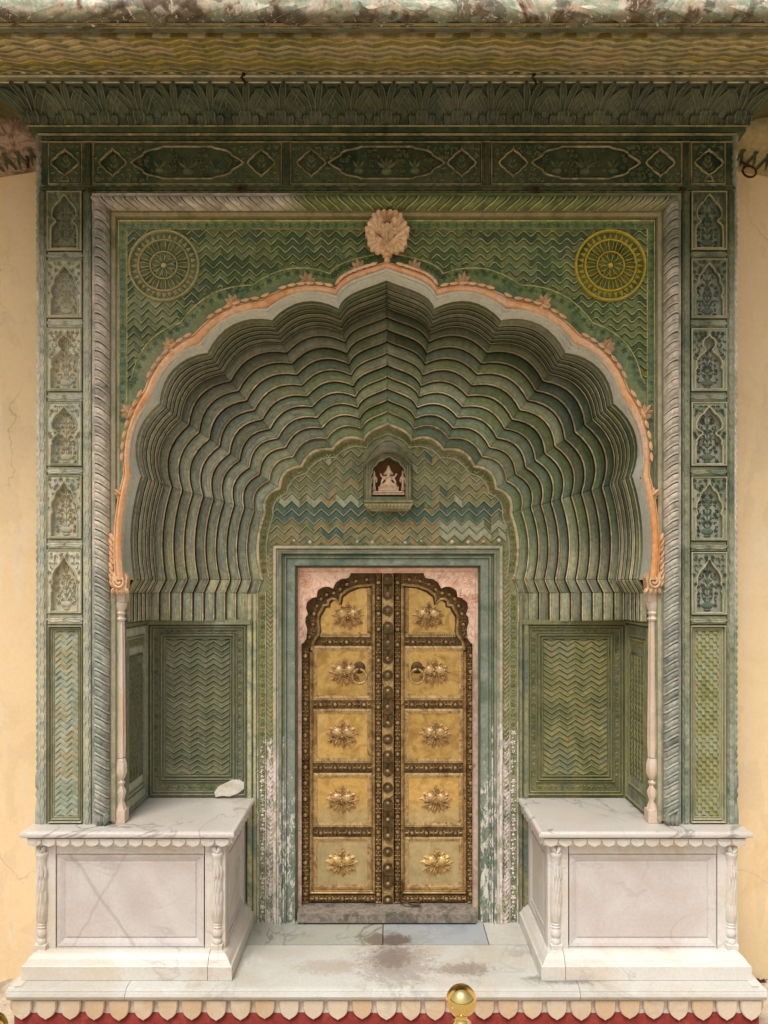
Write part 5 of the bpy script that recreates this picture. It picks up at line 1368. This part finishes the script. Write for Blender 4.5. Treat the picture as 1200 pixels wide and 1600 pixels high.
mb.grid(rows); mb.build('hood', 'hood_paint', SH, smooth=40)
mb = MB(fA)
mb.box(AX-38.5, 782, -.06, AX+38.5, 787, .05, c=.6)
lo = [(AX-30, 796, .0), (AX+30, 796, .0)]; 
a = [mb.v(AX-37, 787, .042), mb.v(AX+37, 787, .042), mb.v(AX+30.5, 796, .0), mb.v(AX-30.5, 796, .0), mb.v(AX-37, 787, -.06), mb.v(AX+37, 787, -.06), mb.v(AX+30.5, 796, -.06), mb.v(AX-30.5, 796, -.06)]
mb.q(a[0], a[1], a[2], a[3]); mb.q(a[0], a[3], a[7], a[4]); mb.q(a[1], a[5], a[6], a[2]); mb.q(a[3], a[2], a[6], a[7])
mb.box(AX-31, 795.5, -.06, AX+31, 798.5, .008)
mb.build('sill', 'tymp_paint', SH)
for i in range(13):
    mb = MB(fA); u = -1+2*i/12
    pts = [(AX+u*31.0-2.4, 795.5, .006), (AX+u*31.0+2.4, 795.5, .006), (AX+u*35.5+2.9, 788, .046), (AX+u*35.5-2.9, 788, .046)]
    ids = [mb.v(*p) for p in pts]; c = mb.v(AX+u*33, 791.5, .040)
    for j in range(4): mb.q(ids[j], ids[(j+1) % 4], c)
    mb.build('petal', 'tymp_line', SH)
# the idol: seated figure, two attendants, pedestal
SY_ = AY + .06; s = (D+SY_)/FPX
IZ = P(0, 774, SY_)[2]; IX = P(AX, 0, SY_)[0]
ID = thing('carved_idol', 'small pinkish stone idol with elephant head seated in the niche over the door', 'idol', (IX, SY_, IZ))
def body(name, joints, edges, parent):
    me = bpy.data.meshes.new(name)
    me.from_pydata([(x*s, -yd*s, z*s) for x, z, yd, r in joints], [], edges); me.materials.append(M['idol_stone'])
    o = put(name, me, parent, (IX, SY_, IZ))
    sk = o.modifiers.new('skin', 'SKIN'); sk.use_smooth_shade = True
    for i, j in enumerate(joints): me.skin_vertices[0].data[i].radius = (j[3]*s, j[3]*s)
    me.skin_vertices[0].data[0].use_root = True
    ss = o.modifiers.new('sub', 'SUBSURF'); ss.levels = 1; ss.render_levels = 1
    return o
mb = MB(); 
mb.box(IX-29*s*.86, SY_-.035, IZ, IX+29*s*.86, SY_+.05, IZ+3.5*s); mb.box(IX-23.5*s, SY_-.042, IZ+3.5*s, IX+23.5*s, SY_+.05, IZ+5.5*s)
mb.box(IX-15.5*s, SY_-.03, IZ+5.5*s, IX+15.5*s, SY_+.045, IZ+11*s); mb.box(IX-16*s, SY_-.034, IZ+11*s, IX+16*s, SY_+.045, IZ+12.6*s)
for u in (-7.5, 7.5): mb.box(IX+(u-5.5)*s, SY_-.034, IZ+6.6*s, IX+(u+5.5)*s, SY_-.029, IZ+9.8*s)
mb.build('pedestal', 'idol_stone', ID)
body('seated_figure', [(0, 16, 5, 5.2), (0, 20, 5.5, 5.6), (0, 26, 4, 4.6), (0, 30, 4, 3.2), (0, 34, 5, 4.3), (.8, 31.5, 9, 2.1), (-1, 28, 10.5, 1.6), (-3.2, 26.6, 10, 1.3), (-4.5, 28.2, 9, 1.0),
  (-8, 14.5, 7, 3.4), (-13.5, 14, 6, 2.8), (-5, 13.6, 10.5, 2.2), (8, 14.5, 7, 3.4), (13.5, 14, 6, 2.8), (5, 13.6, 10.5, 2.2),
  (-6.5, 27, 4, 2.4), (-10, 22, 5, 1.9), (-11, 17, 8, 1.6), (6.5, 27, 4, 2.4), (10, 22, 5, 1.9), (11, 17, 8, 1.6),
  (-10.5, 29, 3, 1.8), (-13, 34, 4, 1.5), (10.5, 29, 3, 1.8), (13, 34, 4, 1.5), (0, 39, 4.5, 3.4), (0, 43, 4.5, 2.6), (0, 46.5, 4.5, 1.2), (-5.8, 34, 3, 2.0), (-7.6, 31.5, 3, 1.3), (5.8, 34, 3, 2.0), (7.6, 31.5, 3, 1.3)],
  [(0, 1), (1, 2), (2, 3), (3, 4), (4, 5), (5, 6), (6, 7), (7, 8), (0, 9), (9, 10), (10, 11), (0, 12), (12, 13), (13, 14), (2, 15), (15, 16), (16, 17), (2, 18), (18, 19), (19, 20), (15, 21), (21, 22), (18, 23), (23, 24), (4, 25), (25, 26), (26, 27), (4, 28), (28, 29), (4, 30), (30, 31)], ID)
for sg in (-1, 1):
    body('attendant', [(sg*22.5, 18, 1, 2.7), (sg*22.5, 23, 1, 2.4), (sg*22.5, 28, 1, 2.8), (sg*22.5, 31, 1, 1.5), (sg*22.5, 34, 1.5, 2.4), (sg*22.5, 37, 1.2, 1.8), (sg*22.5, 39.5, 1, .9),
      (sg*21.2, 12, 1, 2.1), (sg*21.2, 6.4, 1.5, 1.5), (sg*24, 12, 1, 2.1), (sg*24, 6.4, 1.5, 1.5), (sg*19, 27, 1.5, 1.4), (sg*18, 22.5, 2.5, 1.2), (sg*19.5, 19.5, 4, 1.0), (sg*25.6, 27, 1.5, 1.4), (sg*26.4, 22, 2, 1.2), (sg*26, 17.5, 2.5, 1.0)],
      [(0, 1), (1, 2), (2, 3), (3, 4), (4, 5), (5, 6), (0, 7), (7, 8), (0, 9), (9, 10), (2, 11), (11, 12), (12, 13), (2, 14), (14, 15), (15, 16)], ID)

# ------------------------------------------------------------------ marble benches
FZ = EYE - 2.003                                   # platform floor height
fB = PX(-.05)
def shield(mb, cx, y0, w, h, d, w0, m=0):
    """scallop: square-shouldered petal with a pointed foot; LOC-like frame, y downwards"""
    hf = [(.5, 0), (.5, .30), (.49, .48), (.45, .63), (.37, .77), (.26, .88), (.13, .96), (.05, 1.0)]; o = hf + [(0, 1.05)] + [(-x, y) for x, y in hf[::-1]]
    a = [mb.v(cx+x*w, y0-y*h, w0) for x, y in o]; b = [mb.v(cx+x*w, y0-y*h, w0+d*.65) for x, y in o]; c = [mb.v(cx+x*w*.90, y0-(.03+y*.94)*h, w0+d) for x, y in o]
    mb.grid([a, b, c], m, closed=True); mb.q(*c, m=m)
def small_shield_mesh():
    mb = MB(LOC); shield(mb, 0, 0, .0735, .0405, .013, 0); return mb.mesh('scallop', 'marble_cream', (0, 0, 0))[0]
def big_shield_mesh():
    mb = MB(LOC); shield(mb, 0, 0, .106, .094, .022, 0); return mb.mesh('scallop', 'marble_scallop', (0, 0, 0))[0]
SS, BS = small_shield_mesh(), big_shield_mesh()
def bench(sx, label):
    X = lambda d: sx*d
    t = thing('marble_bench', label, 'bench', (sx*1.31, .2, FZ), 'marble benches beside the door')
    xi, xo = .787, 1.842
    # top slab with rounded nose
    mb = MB(); prof = [(0, BT-.036), (.0, BT-.034), (.012, BT-.030), (.016, BT-.022), (.014, BT-.010), (.006, BT-.002), (-.004, BT)]
    rows = []
    for d, z in prof:
        rows.append([mb.v(X(xo+d), WALLY, z), mb.v(X(xo+d), -.10-d, z), mb.v(X(xi-d), -.10-d, z), mb.v(X(xi-d), .517, z)])
    mb.grid(rows); mb.q(mb.v(X(xo-.004), WALLY, BT), mb.v(X(xo-.004), -.096, BT), mb.v(X(xi+.004), -.096, BT), mb.v(X(xi+.004), .517, BT), mb.v(X(1.5), .517, BT)); 
    mb.build('top_slab', 'marble_slab', t, smooth=40)
    # core behind the facing
    zb = BT - .036; zs = EYE - 1.343; z0 = EYE - 1.919
    mb = MB(); bx = sorted((X(.835), X(1.806))); mb.box(bx[0], -.015, FZ, bx[1], .51, zb); mb.build('core', 'marble_cream', t)
    # scalloped frieze
    mb = MB(); 
    fx = sorted((X(.800), X(1.828))); mb.box(fx[0], -.085, zs+.002, fx[1], .515, zb+.001); FRZ = mb.build('frieze_board', 'marble_cream', t)
    n = 14; w = (1.828-.800)/n
    for i in range(n):
        put('scallop', SS, FRZ, (X(.800 + w*(i+.5)), -.085, zb-.004), (0, 0, 0), (w/.0735*.99, 1, 1))
    for i in range(8):
        put('scallop', SS, FRZ, (X(.800), -.085 + .073*(i+.5), zb-.004), (0, 0, -sx*pi/2), (.99, 1, 1))
    # facing slabs
    yf = -.05; pz0, pz1 = EYE-(710/2.857+1230-910)*3.95/1200, EYE-(300/2.857+1230-910)*3.95/1200
    px0, px1 = .940, 1.694
    def slab(a, b, zz0, zz1, d, mat, nm, c=.004):
        mb = MB(lambda u, v, w: (u, yf - w, v)); aa = sorted((X(a), X(b))); mb.box(aa[0], zz0, -.03, aa[1], zz1, d, c=c); return mb.build(nm, mat, t)
    slab(px0-.004, px1+.004, pz1+.002, zs-.001, .002, 'marble_cream', 'rail', .002)
    slab(px0-.004, px1+.004, z0, pz0-.002, .002, 'marble_cream', 'rail', .002)
    pn = slab(px0, px1, pz0, pz1, -.012, 'marble_panel', 'panel', .001)
    mb = MB(lambda u, v, w: (u, yf - w, v)); a0, a1 = sorted((X(px0), X(px1)))
    def ring4(d, w): return [mb.v(a0+d, pz0+d, w), mb.v(a1-d, pz0+d, w), mb.v(a1-d, pz1-d, w), mb.v(a0+d, pz1-d, w)]
    mb.grid([ring4(0, .001), ring4(.016, -.002), ring4(.032, -.009), ring4(.036, -.0115)], closed=True); mb.build('panel_moulding', 'marble_panel', t)
    mb = MB(lambda u, v, w: (u, yf - w, v)); mb.box(a0+.040, pz0+.042, -.02, a1-.040, pz1-.042, -.0075, c=.004); mb.build('inset_slab', 'marble_panel', t)
    for (a, b) in ((.826, .936), (1.698, 1.806)):
        slab(a, b, z0, zs-.0012, .0035, 'marble_cream', 'corner_post', .003)
        # engaged carved baluster
        cx = X((a+b)/2 - (.012 if a < 1 else -.018)); mb = MB()
        H = zs - z0; Zq = lambda f: z0 + H*f
        pr = [(.030, .115), (.033, .13), (.030, .15), (.022, .165), (.030, .18), (.034, .205), (.030, .235), (.024, .25), (.031, .262), (.024, .275), (.031, .287), (.026, .30), (.036, .32), (.038, .42), (.036, .60), (.031, .78), (.029, .84), (.036, .885), (.043, .905), (.043, .925), (.036, .935)]
        mb.lathe(cx, yf-.000, [(r*.80, Zq(f)) for r, f in pr], 18, flute=1, fd=.002)
        B_ = mb.build('baluster', 'marble_cream', t, smooth=50)
        mb = MB(lambda u, v, w: (u, yf - .004 - w, v))
        for q in range(4):
            for j in (-1, 0, 1): mb.leaf(cx+j*.014+(.007 if q % 2 else 0), Zq(.36+.11*q), pi/2, .075, .016, .005, 0, sqrt(max(0, .029**2-(j*.014+(.007 if q % 2 else 0))**2))-.005)
        for sg in (-1, 1): mb.leaf(cx, Zq(.93), pi/2+sg*1.1, .042, .026, .016, 0, .018, bend=-sg*1.0)
        mb.box(cx-.031, Zq(.06), -.01, cx+.031, Zq(.115), .026, c=.003)
        mb.build('baluster_leaves', 'marble_cream', B_)
    # inner side facing: panel
    mb = MB(lambda u, v, w: (X(.835) - sx*w, u, v)); mb.box(-.04, z0, 0, .03, zs, .008, c=.002); mb.box(.44, z0, 0, .514, zs, .008, c=.002); mb.box(.032, z0, 0, .438, z0+.07, .007); mb.box(.032, zs-.06, 0, .438, zs, .007); mb.bead([(.06, z0+.1), (.41, z0+.1), (.41, zs-.09), (.06, zs-.09)], .012, .006, 0, True)
    mb.build('side_panel', 'marble_panel', t)
    # plinth with sloped moulding round three sides
    mb = MB(); pf = [(.0, FZ+.002), (.0, FZ+.070), (-.004, FZ+.074), (-.008, FZ+.075), (-.022, FZ+.098), (-.040, FZ+.118), (-.048, FZ+.122), (-.060, FZ+.124), (-.085, FZ+.124)]
    xo2, xi2, yf2 = 1.836, .778, -.140
    def run(pts): 
        mb.grid([[mb.v(*p(d, z)) for d, z in pf] for p in pts])
    xj = X(.90)
    mb = MB(); mb.grid([[mb.v(X(xo2+d), WALLY, z) for d, z in pf], [mb.v(X(xo2+d), yf2-d, z) for d, z in pf], [mb.v(xj+X(.0015), yf2-d, z) for d, z in pf]]); 
    for d_ in (xj+X(.0015),): mb.q(*[mb.v(d_, yf2-d, z) for d, z in pf])
    mb.build('plinth', 'marble_cream', t)
    mb = MB(); mb.grid([[mb.v(xj-X(.0015), yf2-d-.002, z) for d, z in pf], [mb.v(X(xi2-d), yf2-d-.002, z) for d, z in pf], [mb.v(X(xi2-d), .515, z) for d, z in pf]]); mb.q(*[mb.v(xj-X(.0015), yf2-d-.002, z) for d, z in pf])
    mb.build('plinth', 'marble_cream', t)
    return t
bench(-1, 'white marble bench with crossing grey veins on its front panel')
bench(1, 'white marble bench with a plain unveined pinkish front panel')

# ------------------------------------------------------------------ platform in front of the door
PT = thing('marble_platform', 'white marble doorstep platform with scalloped petal edge and brown stain', 'platform', (0, .1, 0))
PXO = 1.872; nose = FZ - .056
mb = MB()
def noserun(x0, x1, mat, nm='edge_slab'):
    """front slab with half-round nose between x0 and x1"""
    mb = MB(); pr = [(.24, FZ), (-.19, FZ), (-.205, FZ-.006), (-.214, FZ-.012), (-.214, FZ-.016), (-.226, FZ-.020), (-.232, FZ-.032), (-.228, FZ-.046), (-.216, FZ-.056), (-.19, FZ-.058), (.24, FZ-.058)]
    mb.grid([[mb.v(x, y, z) for y, z in pr] for x in (x0, x1)])
    for x in (x0, x1): mb.q(*[mb.v(x, y, z) for y, z in pr])
    return mb.build(nm, mat, PT, smooth=40)
noserun(-PXO+.004, -1.287, 'marble_floor'); noserun(-1.2845, .952, 'marble_floor'); noserun(.9545, PXO-.004, 'marble_floor')
for sx in (-1, 1):
    mb = MB()
    pr = [(0, FZ+.0015), (.012, FZ-.006), (.018, FZ-.02), (.02, FZ-.034), (.01, FZ-.054), (-.02, FZ-.058)]
    mb.grid([[mb.v(sx*(PXO-.01+d), -.20-d*.6, z) for d, z in pr], [mb.v(sx*(PXO-.01+d), WALLY, z) for d, z in pr]])
    mb.grid([[mb.v(sx*(PXO-.01+d), -.20-d*.6, z) for d, z in pr], [mb.v(sx*(PXO-.03), -.19-d*1.0, z) for d, z in pr]])
    mb.q(mb.v(sx*(PXO-.01), -.2, FZ+.0015), mb.v(sx*(PXO-.01), WALLY, FZ+.0015), mb.v(sx*(PXO-.06), WALLY, FZ+.0015), mb.v(sx*(PXO-.06), -.195, FZ+.0015))
    mb.build('side_nose', 'marble_cream', PT, smooth=40)
for (x0, x1, m) in ((-.80, -.022, 'marble_floor_grey'), (-.019, .565, 'marble_floor_blue'), (.568, .80, 'marble_floor')):
    mb = MB(lambda u, v, w: (u, v, w)); mb.box(x0, .243, FZ-.05, x1, .60, FZ+.001, c=.0015); mb.build('floor_slab', m, PT)
# scalloped apron
mb = MB(); mb.box(-PXO+.02, -.193, FZ-.135, PXO-.02, .2, FZ-.057); AP = mb.build('apron', 'marble_cream', PT)
n = 31; w = 2*(PXO-.012)/n; 
for i in range(n):
    x = -PXO + .012 + w*(i+.5)
    put('scallop', BS, AP, (x, -.193 - random.uniform(0, .002), FZ-.058), (0, random.uniform(-.02, .02), 0), (random.uniform(.93, 1.0), 1, random.uniform(.95, 1.05)))
for sx in (-1, 1):
    for i in range(4): put('scallop', BS, AP, (sx*(PXO-.018), -.13+.118*i, FZ-.058), (0, 0, sx*pi/2), (1, 1, 1))
# red painted base, paint running unevenly up between the petals
mb = MB(); rows = []
N = 240; top = []
for i in range(N+1):
    x = -PXO+.03 + 2*(PXO-.03)*i/N
    top.append(FZ - .128 + .010*noise.noise((x*9, 3, 1)) + .005*noise.noise((x*30, 1, 1)))
mb.grid([[mb.v(-PXO+.03 + 2*(PXO-.03)*i/N, -.200, -.02) for i in range(N+1)], [mb.v(-PXO+.03 + 2*(PXO-.03)*i/N, -.200 - .002*noise.noise((i*.3, 0, 0)), top[i]-.004) for i in range(N+1)], [mb.v(-PXO+.03 + 2*(PXO-.03)*i/N, -.190, top[i]) for i in range(N+1)]])
for sx in (-1, 1): mb.grid([[mb.v(sx*(PXO-.03), -.2, -.02), mb.v(sx*(PXO-.03), -.2, FZ-.13)], [mb.v(sx*(PXO-.03), .3, -.02), mb.v(sx*(PXO-.03), .3, FZ-.13)]])
mb.build('painted_base', 'red_paint', PT, smooth='all')

# ------------------------------------------------------------------ brass stanchions, iron rings and hooks
def stanchion(px, py, dpx, label):
    z = 0.0905*FPX/dpx if False else None
    dist = .0905*FPX/dpx; Y = dist - D
    x, _, zz = P(px, py, Y)
    t = thing('stanchion', label, 'stanchion', (x, Y, 0), 'brass rope stanchions')
    R = .0452
    mb = MB(); n = 20
    mb.lathe(x, Y, [(R*sin(pi*i/n)+.0005, zz - R*cos(pi*i/n)) for i in range(n+1)], 40); mb.build('ball', 'polished_brass', t, smooth='all')
    zt = zz - R
    mb = MB(); mb.lathe(x, Y, [(.026, zt-.075), (.026, zt-.060), (.020, zt-.055), (.019, zt-.035), (.028, zt-.030), (.030, zt-.024), (.022, zt-.016), (.017, zt-.008), (.017, zt+.006), (.010, zt+.012)], 28); mb.build('neck', 'polished_brass', t, smooth=40)
    mb = MB(); mb.lathe(x, Y, [(.025, .03), (.025, zt-.07)], 24); mb.build('post', 'polished_brass', t, smooth=40)
    mb = MB(); mb.lathe(x, Y, [(.16, .001), (.16, .012), (.15, .02), (.06, .035), (.03, .05)], 40); mb.build('base', 'polished_brass', t, smooth=40)
    mb = MB(); mb.tube([(x+.03+.012*cos(a), Y, zt-.045+.012*sin(a)) for a in [2*pi*i/14 for i in range(14)]], .003, 6, 0, True); mb.build('rope_hook', 'polished_brass', t, smooth='all')
stanchion(721, 1563, 47.5, 'shiny brass ball topped post standing before the doorstep')
stanchion(-14, 1608, 50, 'brass ball topped post at the far left bottom corner by the wall')
def hang_ring(nm, label, px, py, Y, r, thick, mat, grp, stem=None):
    c = Vector(P(px, py, Y)); t = thing(nm, label, 'ring', c, grp)
    mb = MB(); mb.tube([(c[0]+r*cos(a), c[1]+.3*r*sin(a), c[2]+r*sin(a)) for a in [2*pi*i/20 for i in range(20)]], thick, 7, 0, True); mb.build('loop', mat, t, smooth='all')
    if stem:
        mb = MB(); mb.tube([(c[0], c[1], c[2]+r*.9), tuple(c + Vector(stem))], thick, 6); mb.build('staple', mat, t, smooth='all')
hang_ring('iron_ring', 'large rusty ring hanging from the eave on the right wall', 1171, 268, .20, .036, .006, 'rust_iron', 'iron rings', (-.05, .0, .055))
hang_ring('iron_ring', 'small dark ring on the frieze band left of the finial', 376, 295, .0, .016, .0045, 'rust_iron', 'iron rings', (0, .03, .022))
hang_ring('iron_ring', 'small dark ring on the frieze band right of the finial', 838, 296, .0, .016, .0045, 'rust_iron', 'iron rings', (0, .03, .022))
hang_ring('iron_ring', 'tiny ring at the upper left corner of the rope moulding', 142, 296, .0, .012, .004, 'rust_iron', 'iron rings', (0, .03, .018))
hang_ring('iron_ring', 'tiny ring at the upper right corner of the rope moulding', 1067, 296, .0, .012, .004, 'rust_iron', 'iron rings', (0, .03, .018))
def hook(px, label):
    a = Vector(P(px, 118, -.25)); t = thing('iron_hook', label, 'hook', a, 'rusty eave hooks')
    mb = MB(); mb.tube([tuple(a+Vector(v)) for v in ((0, .01, .02), (0, -.008, .0), (-.008, -.012, -.018), (.002, -.014, -.034), (.010, -.012, -.05), (.008, -.014, -.066))], [.011, .010, .008, .007, .006, .003], 7); mb.build('hook_bar', 'rust_iron', t, smooth='all')
hook(381, 'rusty iron hook stub under the left half of the eave'); hook(834, 'rusty iron hook stub under the right half of the eave')
c = Vector(P(45, 250, .2)); t = thing('iron_hook', 'rusty peg beside the capital at the upper left corner', 'hook', c, 'rusty eave hooks')
mb = MB(); mb.tube([(c[0]-.015, c[1], c[2]+.025), (c[0], c[1]-.01, c[2]), (c[0], c[1]-.012, c[2]-.05)], [.012, .010, .006], 7); mb.build('hook_bar', 'rust_iron', t, smooth='all')
# rubble along the foot of the right wall
mb = MB(); rd = random.Random(5)
for i in range(60):
    x = rd.uniform(1.9, 3.0); y = WALLY - abs(rd.gauss(0, .02)) - .008; r = rd.uniform(.004, .016)*(1.6 if x < 2.1 else 1)
    a0 = rd.random()*6; n = 5; b = [mb.v(x+r*cos(a0+2*pi*j/n)*rd.uniform(.7, 1.4), y+r*sin(a0+2*pi*j/n), .001) for j in range(n)]; c_ = mb.v(x, y, r*rd.uniform(.6, 1.2))
    for j in range(n): mb.q(b[j], b[(j+1) % n], c_)
o = mb.build('rubble', 'rust_iron', kind='stuff'); o['label'] = 'dark crumbs and dry leaves along the foot of the right wall'; o['category'] = 'rubble'
